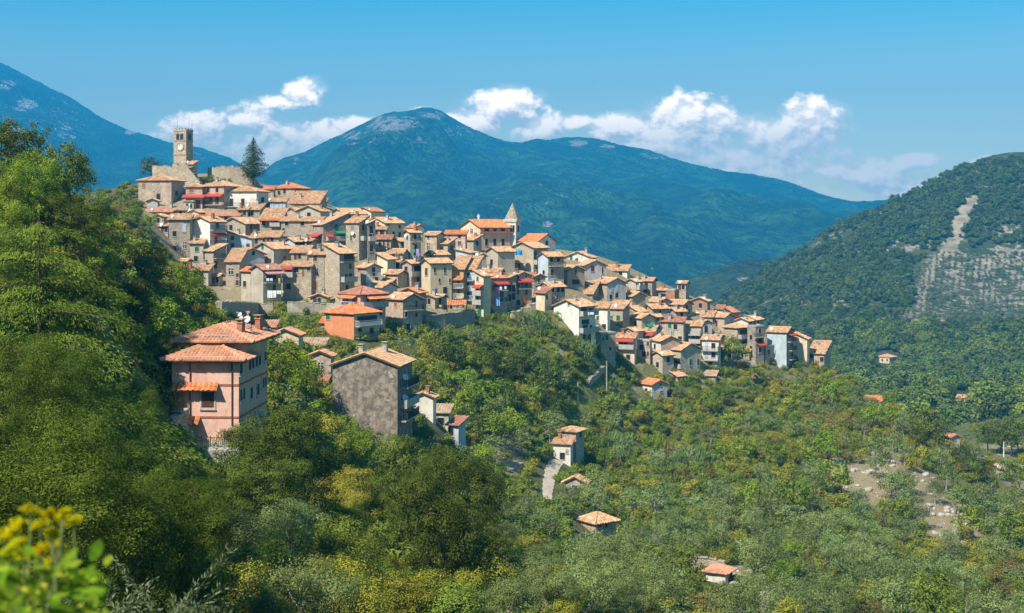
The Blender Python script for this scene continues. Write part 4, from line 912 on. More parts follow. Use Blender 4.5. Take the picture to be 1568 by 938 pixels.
for py in (292, 180):
    z = Wt.at(276, 180 + py / 5.21)[1]; mb = MB()
    mb.box(Wt.o, Wt.r, UP, Wt.n, -.12, Wt.w + .12, z - .12, z + .12, .003, .16); W2 = tw['WS']; mb.box(W2.o, W2.r, UP, W2.n, .0, W2.w + .12, z - .12, z + .12, .003, .16); mb.obj('string_course', mat_wall('ts'), tw['root'], tw['org'])
for k, (W3, n3) in enumerate(((tw['WF'], 4), (tw['WS'], 4))):
    for i in range(n3):
        mb = MB(); x = W3.w * (i + .2) / n3; mb.box(W3.o + UP * (tw['ze'] - W3.o.z), W3.r, UP, W3.n, x, x + W3.w / n3 * .5, .331, .75, -.4, .05); mb.obj('merlon', mat_wall('ts'), tw['root'], tw['org'])
for px, L in ((372, 3.5), (466, 4.2), (490, 2.6)):
    p = P(200 + px / 5.21, 180 + 100 / 5.21, 388.5); mb = MB(); mb.tube(p - UP * .6, p + UP * L, .045, .025, 5); mb.obj('antenna', M_iron, tw['root'], tw['org'])

def rubble_wall(name, label, pts, thick, mat, cat='wall', group=None, d=None, notch=0.25, depth=3.0, rows=None):
    """wall of uneven height along photo points (px, top y, base y[, d]); its coping stones are parts"""
    mb = MB(); prev = None; seg = []
    for p in pts:
        dd = p[3] if len(p) > 3 else (d or hit(p[0], p[2], 30).y)
        a = P(p[0], p[2], dd); b = P(p[0], p[1], dd); seg.append((Vector((a.x, a.y, a.z - depth)), Vector((a.x, a.y, b.z))))
    root = empty(name, Vector(seg[0][0]) + UP * depth); tag(root, label, cat, group); org = root.location.copy()
    cop = MB()
    for (a0, b0), (a1, b1) in zip(seg, seg[1:]):
        L = (Vector((a1.x, a1.y, 0)) - Vector((a0.x, a0.y, 0))); n = max(1, int(L.length / 1.1)); r = L.normalized(); nn = Vector((r.y, -r.x, 0))
        if nn.y > 0: nn = -nn
        for i in range(n):
            f0, f1 = i / n, (i + 1) / n; A0, A1, B0, B1 = a0.lerp(a1, f0), a0.lerp(a1, f1), b0.lerp(b1, f0), b0.lerp(b1, f1)
            jz = random.uniform(-notch, notch) * .5; B0 = B0 + UP * jz; B1 = B1 + UP * jz; bk = -nn * thick; o = nn * random.uniform(0, .06)
            mb.quad([A0 + o, A1 + o, B1 + o, B0 + o]); mb.quad([A1 + bk, A0 + bk, B0 + bk, B1 + bk]); mb.quad([B0 + o, B1 + o, B1 + bk, B0 + bk]); mb.quad([A0 + o, B0 + o, B0 + bk, A0 + bk]); mb.quad([A1 + o, A1 + bk, B1 + bk, B1 + o])
            k = B0.lerp(B1, .5); hw = (B1 - B0).length * random.uniform(.35, .5); cop.box(k + UP * .005, r, UP, nn, -hw, hw, 0, random.uniform(.08, .2), -thick - .03, .09)
    mb.obj('wall_face', mat_wall(mat), root, org); c = cop.obj('coping', mat_wall(mat), root, org); c['kind'] = 'stuff'
    return root
rubble_wall('castle_wall', 'low ruined castle wall left of the clock tower', [(233,254,290,389),(250,254,290,388.5),(268,256,290,388)], 1.2, 'ts', d=388)
rubble_wall('castle_wall', 'long ruined castle wall between the clock tower and the fir', [(318,257,290,394),(330,256,290,392),(352,255,290,391),(372,256,290,391),(386,268,292,391),(398,282,296,391)], 1.4, 'gs', d=391, notch=.6)
rubble_wall('castle_wall', 'broken tower base of rough stone under the clock tower', [(264,252,288,384),(284,250,288,383.5),(292,262,290,383),(306,277,296,382.5)], 2.0, 'ts', d=384, notch=.8)
rubble_wall('retaining_wall', 'long stone retaining wall under the laundry house', [(330,463,484),(360,463,484),(390,464,484),(418,466,484)], .8, 'gs')
rubble_wall('retaining_wall', 'pale grey retaining wall below the tall stone house', [(440,463,482),(470,463,482),(500,465,480),(522,466,480)], .8, 'gp')
rubble_wall('garden_wall', 'dark stone garden wall slanting below the yellow house', [(652,484,506),(680,481,504),(706,478,500),(727,474,496)], .8, 'dk')
rubble_wall('stair_wall', 'pale sloping stair wall beside the cream house on piers', [(784,482,494),(798,475,492),(812,468,490),(820,463,488)], 1.2, 'ts')
rubble_wall('field_wall', 'low dry stone wall left of the path in the olive grove', [(765,700,712),(785,707,716),(803,711,720)], .7, 'ts')
rubble_wall('lane_wall', 'grey stone wall beside the grassy lane', [(903,582,592),(915,571,581),(927,560,569)], .7, 'gs')
rubble_wall('field_wall', 'broken pale wall above the red-tiled hut', [(1062,852,866),(1085,856,868),(1110,860,872)], .6, 'ts', notch=.4)

# ------------------------------------------------------------------ low houses that fill the gaps between the rows
VIS = np.zeros((938, 1568), bool)
def cover(h):
    pts = []
    for c in h['c']:
        for z in (c.z, h['ze'] + .5): pts.append(PX(Vector((c.x, c.y, z))))
    pts = sorted(pts); hull = []
    for seq in (pts, pts[::-1]):
        st_ = []
        for p in seq:
            while len(st_) > 1 and (st_[-1][0] - st_[-2][0]) * (p[1] - st_[-2][1]) - (st_[-1][1] - st_[-2][1]) * (p[0] - st_[-2][0]) <= 0: st_.pop()
            st_.append(p)
        hull += st_[:-1]
    xs = [p[0] for p in hull]
    for x in range(max(0, int(min(xs))), min(1567, int(max(xs)) + 1)):
        ys = []
        for i in range(len(hull)):
            a, b = hull[i], hull[(i + 1) % len(hull)]
            if (a[0] - x) * (b[0] - x) <= 0 and a[0] != b[0]: ys.append(a[1] + (b[1] - a[1]) * (x - a[0]) / (b[0] - a[0]))
        if len(ys) > 1: VIS[max(0, int(min(ys)) - 4):max(0, int(max(ys)) + 1), x] = True
for h in HOUSES.values(): cover(h)
fx = [232,300,420,560,720,850,960,1100,1180,1250]; ftop = [290,300,312,342,372,388,418,470,512,530]; fbot = [330,430,455,468,470,470,520,560,548,550]
nf = 0; FILL = {}
for y in range(300, 560, 5):
    for x in range(236, 1250, 6):
        if not (np.interp(x, fx, ftop) < y < np.interp(x, fx, fbot)) or nf > 46: continue
        blk = VIS[y - 5:y + 1, x - 7:x + 8]
        if blk.size == 0 or blk.mean() > .42: continue
        g = hit(x, y + 7, 30)
        if g is None: continue
        yt = y
        while yt > y - 26 and not VIS[yt, x]: yt -= 1
        wpx = random.uniform(17, 26); k = random.choice('ABBM'); xs_ = random.uniform(5, 9)
        land = min(LAND, key=lambda L: (L[0] - x) ** 2 + (L[1] - y) ** 2); dx, dy = x - land[0], y - land[1]
        rel = ('right of' if dx > 0 else 'left of') if abs(dx) > abs(dy) * 1.2 else ('below' if dy > 0 else 'above')
        wl = random.choice(['gs', 'gs', 'ts', 'gp', 'ps', 'br']); say = {'gs': 'grey stone', 'ts': 'tan stone', 'gp': 'grey plaster', 'ps': 'pinkish stone', 'br': 'brown stone'}[wl]
        lb = f"low {say} house under a tan roof {rel} {land[2]}"; FILL[lb] = FILL.get(lb, 0) + 1
        if FILL[lb] > 1: lb = lb.replace('low ', ['', 'second low ', 'third low ', 'fourth low ', 'fifth low ', 'sixth low '][min(5, FILL[lb] - 1)])
        if lb in HOUSES: continue
        yc = max(yt - 1, y - 16)
        h = H('0', x - wpx * .5, x + wpx * .5 - (xs_ if k == 'B' else 0), x + wpx * .5 + (0 if k == 'B' else xs_), yc, y + 8, k, wl, f"{int(x)},{int(yc + 5)}d {int(x - 5)},{int(yc + 6)}b", lb, pitch=.36)
        cover(h); nf += 1
print('FILLERS', nf)
# ------------------------------------------------------------------ the pink house nearest the camera
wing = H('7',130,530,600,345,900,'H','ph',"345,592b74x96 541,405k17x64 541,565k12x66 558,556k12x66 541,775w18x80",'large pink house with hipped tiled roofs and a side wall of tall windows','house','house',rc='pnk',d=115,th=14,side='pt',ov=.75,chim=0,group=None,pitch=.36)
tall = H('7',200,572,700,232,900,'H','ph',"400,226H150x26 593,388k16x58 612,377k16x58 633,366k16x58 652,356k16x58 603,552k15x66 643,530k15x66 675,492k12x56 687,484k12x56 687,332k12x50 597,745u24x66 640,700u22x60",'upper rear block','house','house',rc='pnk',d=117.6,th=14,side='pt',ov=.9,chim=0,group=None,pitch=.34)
# the rear block is part of the same house
proot, porg = wing['root'], wing['org']
for ch in list(tall['root'].children):
    ch.location = tall['org'] - porg; ch.parent = proot
bpy.data.objects.remove(tall['root'])
Wp, Ws = wing['WF'], wing['WS']
def band(W, py, x0, x1, h=.16, d=.05, m=None, name='band'):
    z = W.at(320, py)[1]; mb = MB(); mb.box(W.o, W.r, UP, W.n, x0, x1, z - h / 2, z + h / 2, .003, d); return mb.obj(name, m or mat_flat('band_brown', (.36, .12, .07)), proot, porg)
band(Wp, 589, 0, Wp.w); band(Wp, 638.5, 0, Wp.w); band(Wp, 547.5, -.3, Wp.w + .3, .28, .35, mat_wall('sa'), 'eaves_board')
zb1, zb2 = Wp.at(320, 589)[1], Wp.at(320, 638.5)[1]
for W, nm in ((Ws, wing), (tall['WS'], tall)):
    for z in (zb1, zb2):
        mb = MB(); mb.box(Vector((W.o.x, W.o.y, porg.z)), W.r, UP, W.n, 0.01, W.w, z - .08, z + .08, .003, .05); mb.obj('band', mat_flat('band_brown', (.36, .12, .07)), proot, porg)
for px in (291.5, 355.5):
    x = Wp.at(px, 600)[0]; z0, z1 = Wp.at(px, 640)[1] - (.6 if px > 320 else -.1), Wp.at(px, 545)[1]; mb = MB(); a = Wp.o + Wp.r * x + Wp.n * .08
    mb.tube(a + UP * z0, a + UP * z1, .05, .05, 8); mb.obj('downpipe', mat_flat('pipe_brown', (.10, .05, .035)), proot, porg)
x0, x1, z_ = Wp.at(264, 592)[0], Wp.at(335, 592)[0], Wp.at(300, 592)[1]; awning(proot, porg, Wp, x0, x1, z_ + .05, 'T', .7)
x0, x1 = Wp.at(262, 600)[0], Wp.at(283, 600)[0]; mb = MB(); mb.box(Wp.o, Wp.r, UP, Wp.n, max(.02, x0), x1, Wp.at(270, 628)[1], Wp.at(270, 596)[1], .003, .03); mb.obj('orange_panel', mat_wall('or'), proot, porg)
x0, x1, z_ = Wp.at(288, 640)[0], Wp.at(307, 640)[0], Wp.at(300, 643)[1]; awning(proot, porg, Wp, x0, x1, z_, 'T', .8)
shutter_obj('door', Wp, Wp.at(288, 670)[0], Wp.at(288, 670)[1], .8, 2.2, M_sh['w'], proot, porg)
for (x, y, d, h) in ((147, 250, 118, 1.5), (543, 165, 119.5, 1.7), (650, 132, 124, 1.5)):
    p = P(230 + x / 3.907, 460 + (y + 20) / 3.907, d); chimney(proot, porg, p, h * .42, .5)
for (x, y, r, d) in ((603, 122, .33, 121), (567, 114, .19, 122), (560, 92, .2, 123)):
    p = P(230 + x / 3.907, 460 + y / 3.907, d); mb = MB(); mb.tube(p - UP * 1.2, p, .03); mb.obj('dish_pole', M_iron, proot, porg); dish(proot, porg, p, Vector((-.45, -.9, 0)), r)
p = P(230 + 603 / 3.907, 460 + 60 / 3.907, 121); mb = MB(); mb.tube(p - UP * 2, p + UP * .6, .025); mb.tube(p - Vector((.5, 0, 0)), p + Vector((.5, 0, 0)), .015); mb.obj('antenna', M_iron, proot, porg)
# stone stair wall, railing, cars beside it
rubble_wall('stair_wall', 'stepped stone wall climbing to the left side of the pink house', [(251,655,692,111),(262,645,694,112),(274,637,694,113),(289,626,692,114.6)], .7, 'ts', notch=.5)
fr = empty('iron_fence', P(274, 690, 112.5)); tag(fr, 'dark iron railing in front of the pink house', 'fence'); o_ = fr.location.copy()
a, b = P(274, 689, 112.6), P(362, 689, 112.6); mb = MB()
for k in range(30):
    p = a.lerp(b, k / 29); mb.tube(p - UP * .3, p + UP * 1.05, .018, .018, 4)
mb.obj('bar', M_iron, fr, o_)['kind'] = 'stuff'
for z in (.12, 1.0): mb = MB(); mb.tube(a + UP * z, b + UP * z, .03, .03, 5); mb.obj('rail', M_iron, fr, o_)
for k in (0, .55, 1): p = a.lerp(b, k); mb = MB(); mb.tube(p - UP * .6, p + UP * 1.15, .045, .045, 6); mb.obj('post', M_iron, fr, o_)
mb = MB(); mb.tube(b + UP * 1.0, a.lerp(b, .82) + UP * .1, .025); mb.obj('brace', M_iron, fr, o_)
yd = MB(); c = [P(255, 691, 110.5), P(366, 691, 110.5), P(366, 689, 116), P(255, 689, 116)]; c = [Vector((p.x, p.y, c[0].z)) for p in c]
yd.quad([p + UP * .03 for p in c])
for i in range(4): j = (i + 1) % 4; yd.quad([c[i] - UP * 3, c[j] - UP * 3, c[j] + UP * .03, c[i] + UP * .03])
o = yd.obj('terrace', M_conc); tag(o, kind='structure')
def car(name, p, rot, paint, label, van=False):
    r = empty(name, p); r.rotation_euler.z = rot; tag(r, label, 'van' if van else 'car')
    L, Wd = 4.1, 1.7
    prof = [(-2.05, .35), (-2.05, .8), (-1.85, .95), (-1.2, 1.02), (-.6, 1.45), (.9, 1.48), (1.6, 1.0), (2.0, .92), (2.05, .35)] if not van else [(-2.2, .35), (-2.2, .95), (-1.7, 1.1), (-1.2, 1.85), (2.1, 1.9), (2.2, 1.7), (2.2, .35)]
    mb = MB(); n = len(prof); ys = [(-Wd / 2, .0), (-Wd / 2 + .02, 0), (Wd / 2, 0)]
    def pt(i, s): x, z = prof[i]; inset = .12 if z > 1.1 else 0; return Vector((x, s * (Wd / 2 - inset), z))
    for i in range(n): j = (i + 1) % n; mb.quad([pt(i, -1), pt(j, -1), pt(j, 1), pt(i, 1)])
    mb.quad([pt(i, -1) for i in range(n)][::-1]); mb.quad([pt(i, 1) for i in range(n)]); mb.obj('body', paint, r)
    gl = M_pane_or_shade
    for s in (-1, 1):
        mb = MB(); y = s * (Wd / 2 - .085); q = [(-1.05, 1.08), (-.55, 1.38), (.8, 1.4), (1.35, 1.06)] if not van else [(-1.5, 1.15), (-1.1, 1.7), (-.3, 1.72), (-.3, 1.15)]
        pts = [Vector((x, y + s * .045 * (1 if z < 1.2 else .2), z)) for x, z in q]; mb.quad(pts if s < 0 else pts[::-1]); mb.obj('window', gl, r)
        for x in (-1.3, 1.3):
            mb = MB(); mb.tube(Vector((x, s * (Wd / 2 - .2), .32)), Vector((x, s * (Wd / 2 + .02), .32)), .32, .32, 14); w_ = mb.obj('wheel', M_iron, r)
            mb = MB(); mb.tube(Vector((x, s * (Wd / 2 + .021), .32)), Vector((x, s * (Wd / 2 + .04), .32)), .19, .17, 10); mb.obj('rim', M_dish, w_)
        mb = MB(); mb.box(Vector((-2.06, s * .6, .72)), Vector((0, 1, 0)), UP, Vector((-1, 0, 0)), -.16, .16, -.07, .07, -.02, .02); mb.obj('headlight', M_white, r)
    mb = MB(); q = [(-1.16, 1.06), (-.62, 1.42)] if not van else [(-1.66, 1.16), (-1.24, 1.8)]
    pts = [Vector((q[0][0] - .02, -.7, q[0][1])), Vector((q[0][0] - .02, .7, q[0][1])), Vector((q[1][0] - .02, .64, q[1][1])), Vector((q[1][0] - .02, -.64, q[1][1]))]; mb.quad(pts[::-1]); mb.obj('windscreen', gl, r)
    return r
car('parked_car', P(275, 708, 108), 2.2, mat_flat('paint_navy', (.02, .045, .13), .25, 0, .1), 'dark blue car half hidden by bushes left of the pink house')
car('parked_van', P(421, 656, 146), 1.2, mat_flat('paint_white', (.66, .68, .70), .3, 0, .06), 'white van parked in the shade right of the pink house', True)
# ------------------------------------------------------------------ small things in the village
def cloth(root, name, p0, p1, drop, mat, waves=4):
    mb = MB(); n = 8; f = (p1 - p0); nn = Vector((f.y, -f.x, 0)).normalized()
    for i in range(n):
        a, b = p0 + f * (i / n), p0 + f * ((i + 1) / n); oa, ob_ = nn * .07 * math.sin(i * waves), nn * .07 * math.sin((i + 1) * waves)
        mb.quad([a, b, b + ob_ - UP * drop * .5, a + oa - UP * drop * .5]); mb.quad([a + oa - UP * drop * .5, b + ob_ - UP * drop * .5, b + ob_ * 1.6 - UP * drop * random.uniform(.94, 1), a + oa * 1.6 - UP * drop * random.uniform(.94, 1)])
    return mb.obj(name, mat, root, root.location)
def laundry(label, key, d, items, group='washing hung out to dry'):
    x0, y0, s_ = ZOOM[key]; pt = lambda x, y: P(x0 + x / s_, y0 + y / s_, d)
    r = empty('laundry', pt(items[0][0], items[0][2])); tag(r, label, 'laundry', group); mb = MB()
    mb.tube(pt(items[0][0] - 8, items[0][2]), pt(items[-1][1] + 8, items[-1][2]), .015, .015, 4); mb.obj('line', M_iron, r, r.location)
    for xa, xb, ya, yb, rgb in items: cloth(r, 'cloth', pt(xa, ya), pt(xb, ya), (yb - ya) / s_ * d / F, mat_flat('cloth_%d_%d_%d' % tuple(int(c * 100) for c in rgb), rgb, .95, 0, .15, 5))
WHT, BLU, YEL, PNK, LIL, BLK, RED_, GRN = (.80, .80, .80), (.16, .34, .62), (.72, .56, .06), (.62, .22, .42), (.42, .34, .62), (.02, .022, .03), (.55, .06, .06), (.08, .42, .14)
hd = HOUSES['house with a red roof, pink awning and laundry balcony']['d']
laundry('large white sheets drying below the laundry balcony', '2', hd - 1.6, [(830,870,752,815,WHT),(872,900,752,812,WHT),(904,938,752,782,WHT),(940,958,752,775,(.7, .75, .3))])
laundry('white clothes on the balcony of the red roofed house', '2', hd - 1.4, [(822,845,655,678,WHT),(850,872,655,678,(.6, .68, .8)),(918,932,655,700,YEL),(940,956,652,690,(.12, .15, .3))])
ld = HOUSES['cream house with an orange roof and long hanging laundry']['d']
laundry('pink striped and white cloth hanging high on the laundry house', 'b', ld - 1.5, [(928,972,462,565,PNK),(976,1005,458,500,(.62, .66, .8)),(1035,1058,452,490,WHT)])
laundry('pink cloth and long blue sheet hanging low on the laundry house', 'b', ld - 1.5, [(884,914,582,645,PNK),(920,980,580,690,BLU)])
sd = HOUSES['tall shaded house with coloured laundry on its flank']['d']
laundry('green, purple and white washing on the shaded flank', 'a', sd - .3, [(1188,1212,635,680,GRN),(1226,1262,632,715,LIL),(1192,1206,590,625,(.5, .2, .12))])
gd = hit(690, 500, 30).y
laundry('row of coloured clothes drying in the walled garden', 'b', gd + 2.5, [(252,280,675,705,YEL),(284,300,678,712,(.28, .08, .2)),(315,345,680,738,BLK),(362,378,680,725,YEL),(384,412,680,725,BLK),(422,455,680,722,WHT),(460,490,682,722,(.7, .5, .5)),(530,556,684,712,BLU)])
md = HOUSES['salmon house with a dull red hipped roof and two balconies']['d']
laundry('row of bright towels on the salmon house balcony', 'g', md - .8, [(338,358,648,672,(.05, .08, .3)),(364,386,648,676,BLU),(392,414,648,672,(.05, .06, .12)),(432,450,645,678,(.05, .45, .65)),(456,476,648,672,(.1, .1, .35)),(500,530,660,684,YEL)])
wd = HOUSES['white gabled house with shaded balconies at the village edge']['d']
laundry('white washing on the balcony of the edge house', 'c', wd + 1.0, [(430,455,838,875,WHT),(462,490,840,880,(.6, .6, .75)),(496,540,842,872,WHT)])
def tank(label, key, x, y, d, r, h, rgb, name='water_tank'):
    x0, y0, s_ = ZOOM[key]; p = P(x0 + x / s_, y0 + y / s_, d); t = empty(name, p); tag(t, label, 'tank' if name == 'water_tank' else 'barrel'); m = mat_flat('plastic_%d_%d' % (int(rgb[1] * 100), int(rgb[2] * 100)), rgb, .4, 0, .12)
    mb = MB(); pr = [(0, r * .9), (h * .08, r), (h * .35, r * .97), (h * .4, r), (h * .7, r * .97), (h * .75, r), (h * .9, r * .9), (h, r * .45)]
    for (z0, r0), (z1, r1) in zip(pr, pr[1:]): mb.tube(UP * z0, UP * z1, r0, r1, 14)
    mb.obj('body', m, t); mb = MB(); mb.tube(UP * h, UP * (h + .08), r * .4, r * .38, 12); mb.obj('lid', m, t)
tank('round blue water tank on a roof of the right village', 'c', 1428, 885, HOUSES['small tan-roofed house right of the blue tank']['d'] - 1, .75, 1.3, (.02, .26, .62))
tank('blue water tank on a roof under the church', '4', 753, 470, HOUSES['tall tan gabled house with a green door under the church']['d'] - 2, .85, 1.2, (.02, .30, .66))
tank('low blue tank beside the brown gabled house', 'c', 35, 490, HOUSES['light blue house with an iron balcony below the church']['d'] - 2, .8, .8, (.03, .25, .6))
for x, y, lb in ((940, 641, 'blue barrel standing in the terrace gardens'), (442, 656, 'blue barrel beside the white van')):
    g = hit(x, y, 30); t = empty('barrel', g); tag(t, lb, 'barrel'); mb = MB()
    for (z0, r0), (z1, r1) in zip([(0, .4), (.5, .45), (1, .42)], [(.5, .45), (1, .42), (1.25, .36)]): mb.tube(UP * z0, UP * z1, r0, r1, 12)
    mb.obj('body', mat_flat('plastic_blue', (.02, .2, .6), .4, 0, .1), t); mb = MB(); mb.tube(UP * 1.25, UP * 1.32, .2, .2, 10); mb.obj('lid', M_white, t)
def pole(px, ytop, ybase, label, d=None, mat=None, arm=True, far=False):
    g = hit(px, ybase, 30, far) if d is None else P(px, ybase, d)
    zt = P(px, ytop, g.y).z - g.z; r = empty('utility_pole', g); tag(r, label, 'pole', 'poles on the slopes'); mb = MB(); mb.tube(UP * -.6, UP * zt, .16, .1, 7); mb.obj('pole', mat or M_conc, r)
    if arm: mb = MB(); mb.box(UP * (zt - .3), Vector((1, 0, 0)), UP, Vector((0, -1, 0)), -.8, .8, -.06, .06, -.06, .06); mb.obj('crossarm', M_iron, r)
pole(929, 552, 600, 'thin pole beside the grassy lane'); pole(1537, 676, 700, 'white pole beside the valley road', mat=M_white, arm=False); pole(1422, 627, 645, 'pale pole near the orange valley house', d=560, mat=M_white, arm=False)
pole(1526, 632, 652, 'thin pole behind the bright hipped valley house', d=575); pole(885, 585, 612, 'short pole on the terraces left of the lane', arm=False)
for key, x0, x1, y, d, lb, mt in (('b', 345, 580, 665, gd + 2.2, 'orange canopy on posts in the walled garden', M_awn['T']), ('b', 850, 925, 800, hit(752, 484, 30).y, 'little red canopy on posts by the hedge', M_awn['A'])):
    zx, zy, s_ = ZOOM[key]; a = P(zx + x0 / s_, zy + y / s_, d); b = P(zx + x1 / s_, zy + y / s_, d); r = empty('canopy', a); tag(r, lb, 'canopy'); up = UP
    if mt is M_awn['A']:
        mb = MB(); q = [a - UP * .3, b - UP * .3, b + Vector((0, 2.4, .5)), a + Vector((0, 2.4, .5))]; mb.quad(q); mb.quad([v - UP * .06 for v in q][::-1]); mb.obj('canopy_top', mt, r, a)
    else: slab_and_tiles([[a - UP * .3, b - UP * .3, b + Vector((0, 3, .6)), a + Vector((0, 3, .6))]], r, a, mat_tile('org'), .46, .6, 'canopy_top', .1)
    for p in (a, b, a + Vector((0, 2.2, .3)), b + Vector((0, 2.2, .3))): mb = MB(); mb.tube(p - UP * 3.2, p - UP * .3, .06, .06, 5); mb.obj('post', M_iron, r, a)
# ------------------------------------------------------------------ path, lane and road
def strip(name, pts, mat, lift=.06, d=None):
    """pts: (px, py, half width in metres) down the middle of a way on the ground"""
    C_ = []
    for x, y, hw in pts:
        g = hit(x, y, 30) if d is None else gz(x, y, d); C_.append((g, hw))
    V = []; n = 0; D = []
    for (a, wa), (b, wb) in zip(C_, C_[1:]):
        k = max(2, int((a - b).length / 1.0))
        for i in range(k): f = i / k; D.append((a.lerp(b, f), wa + (wb - wa) * f))
    D.append(C_[-1]); V = []
    for i, (p, hw) in enumerate(D):
        t = (D[min(i + 1, len(D) - 1)][0] - D[max(i - 1, 0)][0]); sd = Vector((t.y, -t.x, 0)).normalized(); e = random.uniform(.9, 1.1)
        for s in (-1, -.33, .33, 1): q = p + sd * s * hw * e; V.append((q.x, q.y, ground_at(q.x, q.y) + lift))
    o = add(name, mesh_np(name, V, grid_faces(len(D), 4), [mat])); tag(o, kind='structure'); return o
strip('path', [(872,700,.6),(857,706,.8),(849,711,1.0),(844,722,1.05),(840,738,.95),(838,752,.8),(840,768,.5)], mat_flat('path_concrete', (.62, .50, .36), .95, 0, .25, 1.2))
strip('grass_lane', [(934,556,1.6),(922,574,1.7),(910,592,1.8),(896,614,1.8),(880,636,1.6),(868,650,1.2)], mat_flat('lane_grass', (.14, .16, .035), .95, 0, .5, .8))
strip('road', [(1478,686,2.2),(1496,692,2.4),(1515,699,2.6),(1535,706,2.6),(1555,712,2.6),(1590,722,2.6)], mat_flat('road_asphalt', (.36, .32, .28), .95, 0, .15, .6), .08)
# ------------------------------------------------------------------ vegetation
R = np.random.RandomState(11)
def mat_leaf(name, dark, base, alt, trans=0.3, alt2=None, hv=.33):
    m = bpy.data.materials.new('leaf_' + name); m.use_nodes = True; t = NT(m.node_tree); t.n.clear()
    out = t.new('ShaderNodeOutputMaterial')
    at = t.new('ShaderNodeAttribute', attribute_name='tint').outputs['Fac']
    oi = t.new('ShaderNodeObjectInfo').outputs['Random']
    col = t.mix(t.rng(at, 0.0, 0.5, smooth=False), dark, base); col = t.mix(t.rng(at, 0.5, 1.0, smooth=False), col, alt)
    if alt2: col = t.mix(t.math('MULTIPLY', t.rng(at, .72, .8), t.rng(oi, .35, .7)), col, alt2)
    hs = t.new('ShaderNodeHueSaturation'); t.put(hs.inputs['Color'], col)
    t.put(hs.inputs['Hue'], t.math('MULTIPLY_ADD', t.math('FRACT', t.math('MULTIPLY', oi, 7.31)), .024, .488)); t.put(hs.inputs['Value'], t.math('MULTIPLY_ADD', oi, 2 * hv, 1.22 - hv))
    hs.inputs['Saturation'].default_value = 1.05; d = t.new('ShaderNodeBsdfDiffuse'); tr = t.new('ShaderNodeBsdfTranslucent'); mx = t.new('ShaderNodeMixShader'); mx.inputs[0].default_value = trans * .55
    t.put(d.inputs[0], hs.outputs[0]); t.put(tr.inputs[0], hs.outputs[0]); t.l.new(d.outputs[0], mx.inputs[1]); t.l.new(tr.outputs[0], mx.inputs[2]); t.l.new(mx.outputs[0], out.inputs[0])
    return m
LEAF = {
 'olive': mat_leaf('olive', (.058, .084, .024), (.150, .190, .062), (.25, .295, .125), .25),
 'oak': mat_leaf('oak', (.026, .040, .008), (.072, .098, .018), (.145, .170, .036), .22),
 'broadleaf': mat_leaf('broadleaf', (.060, .098, .014), (.150, .205, .028), (.255, .31, .05), .4),
 'lime': mat_leaf('lime', (.12, .18, .012), (.30, .36, .02), (.44, .46, .03), .4),
 'bush': mat_leaf('bush', (.095, .105, .020), (.225, .225, .036), (.37, .345, .055), .35, (.33, .22, .05), .3),
 'russet': mat_leaf('russet', (.080, .078, .026), (.165, .150, .046), (.26, .19, .065), .35, (.36, .14, .06)),
 'green': mat_leaf('green', (.050, .080, .014), (.130, .170, .030), (.225, .26, .05), .35, None, .35),
 'cedar': mat_leaf('cedar', (.055, .092, .014), (.150, .215, .034), (.28, .34, .075), .35),
 'juniper': mat_leaf('juniper', (.022, .038, .007), (.062, .092, .015), (.135, .17, .032), .25),
 'fir': mat_leaf('fir', (.022, .040, .014), (.055, .082, .024), (.095, .125, .04), .25),
 'reed': mat_leaf('reed', (.060, .095, .030), (.13, .185, .060), (.22, .27, .11), .35),
 'far': mat_leaf('far', (.034, .052, .016), (.070, .098, .026), (.125, .15, .040), .2, None, .45),
 'far_olive': mat_leaf('far_olive', (.065, .09, .042), (.115, .145, .068), (.18, .21, .115), .2),
}
M_bark = mat_flat('bark', (.10, .078, .055), .95, 0, .45, 8); M_bark_grey = mat_flat('bark_grey', (.34, .30, .25), .95, 0, .35, 8)
def cards(cen, nrm, size, aspect, tint, curl=0.0, along=None):
    """leaf quads: centres, facing directions, lengths"""
    n = len(cen); nrm = nrm / np.maximum(np.linalg.norm(nrm, axis=1, keepdims=True), 1e-6)
    a = R.randn(n, 3) if along is None else along + R.randn(n, 3) * .25
    a = a - nrm * (a * nrm).sum(1, keepdims=True); a /= np.maximum(np.linalg.norm(a, axis=1, keepdims=True), 1e-6)
    b = np.cross(nrm, a); L = (size * .5)[:, None]; Wd = L * aspect
    v = np.stack([cen - a * L, cen + b * Wd - a * L * .1, cen + a * L, cen - b * Wd - a * L * .1], 1)
    return v.reshape(-1, 3), np.arange(4 * n).reshape(n, 4), np.repeat(tint, 4)
def leaf_mesh(name, mat, cen, nrm, size, aspect, tint, along=None):
    v, f, t = cards(cen, nrm, size, aspect, np.clip(tint, 0, 1), along=along)
    return mesh_np(name, v, f, [mat], False, {'tint': ('POINT', t)})
def lobed(n_lobe, Rr, Hh, z0, flat=1.0, spread=.62, rl=(.38, .6)):
    L = [(np.array([0, 0, z0 + Hh * .5]), Rr * .62)]
    for i in range(n_lobe):
        a = R.rand() * 2 * math.pi; zz = R.rand() ** .8; rad = Rr * spread * math.sqrt(max(.05, 1 - (2 * zz - 1) ** 2 * .8)) * (.7 + .5 * R.rand())
        L.append((np.array([math.cos(a) * rad, math.sin(a) * rad, z0 + Hh * (.18 + .7 * zz)]), Rr * R.uniform(*rl)))
    return L
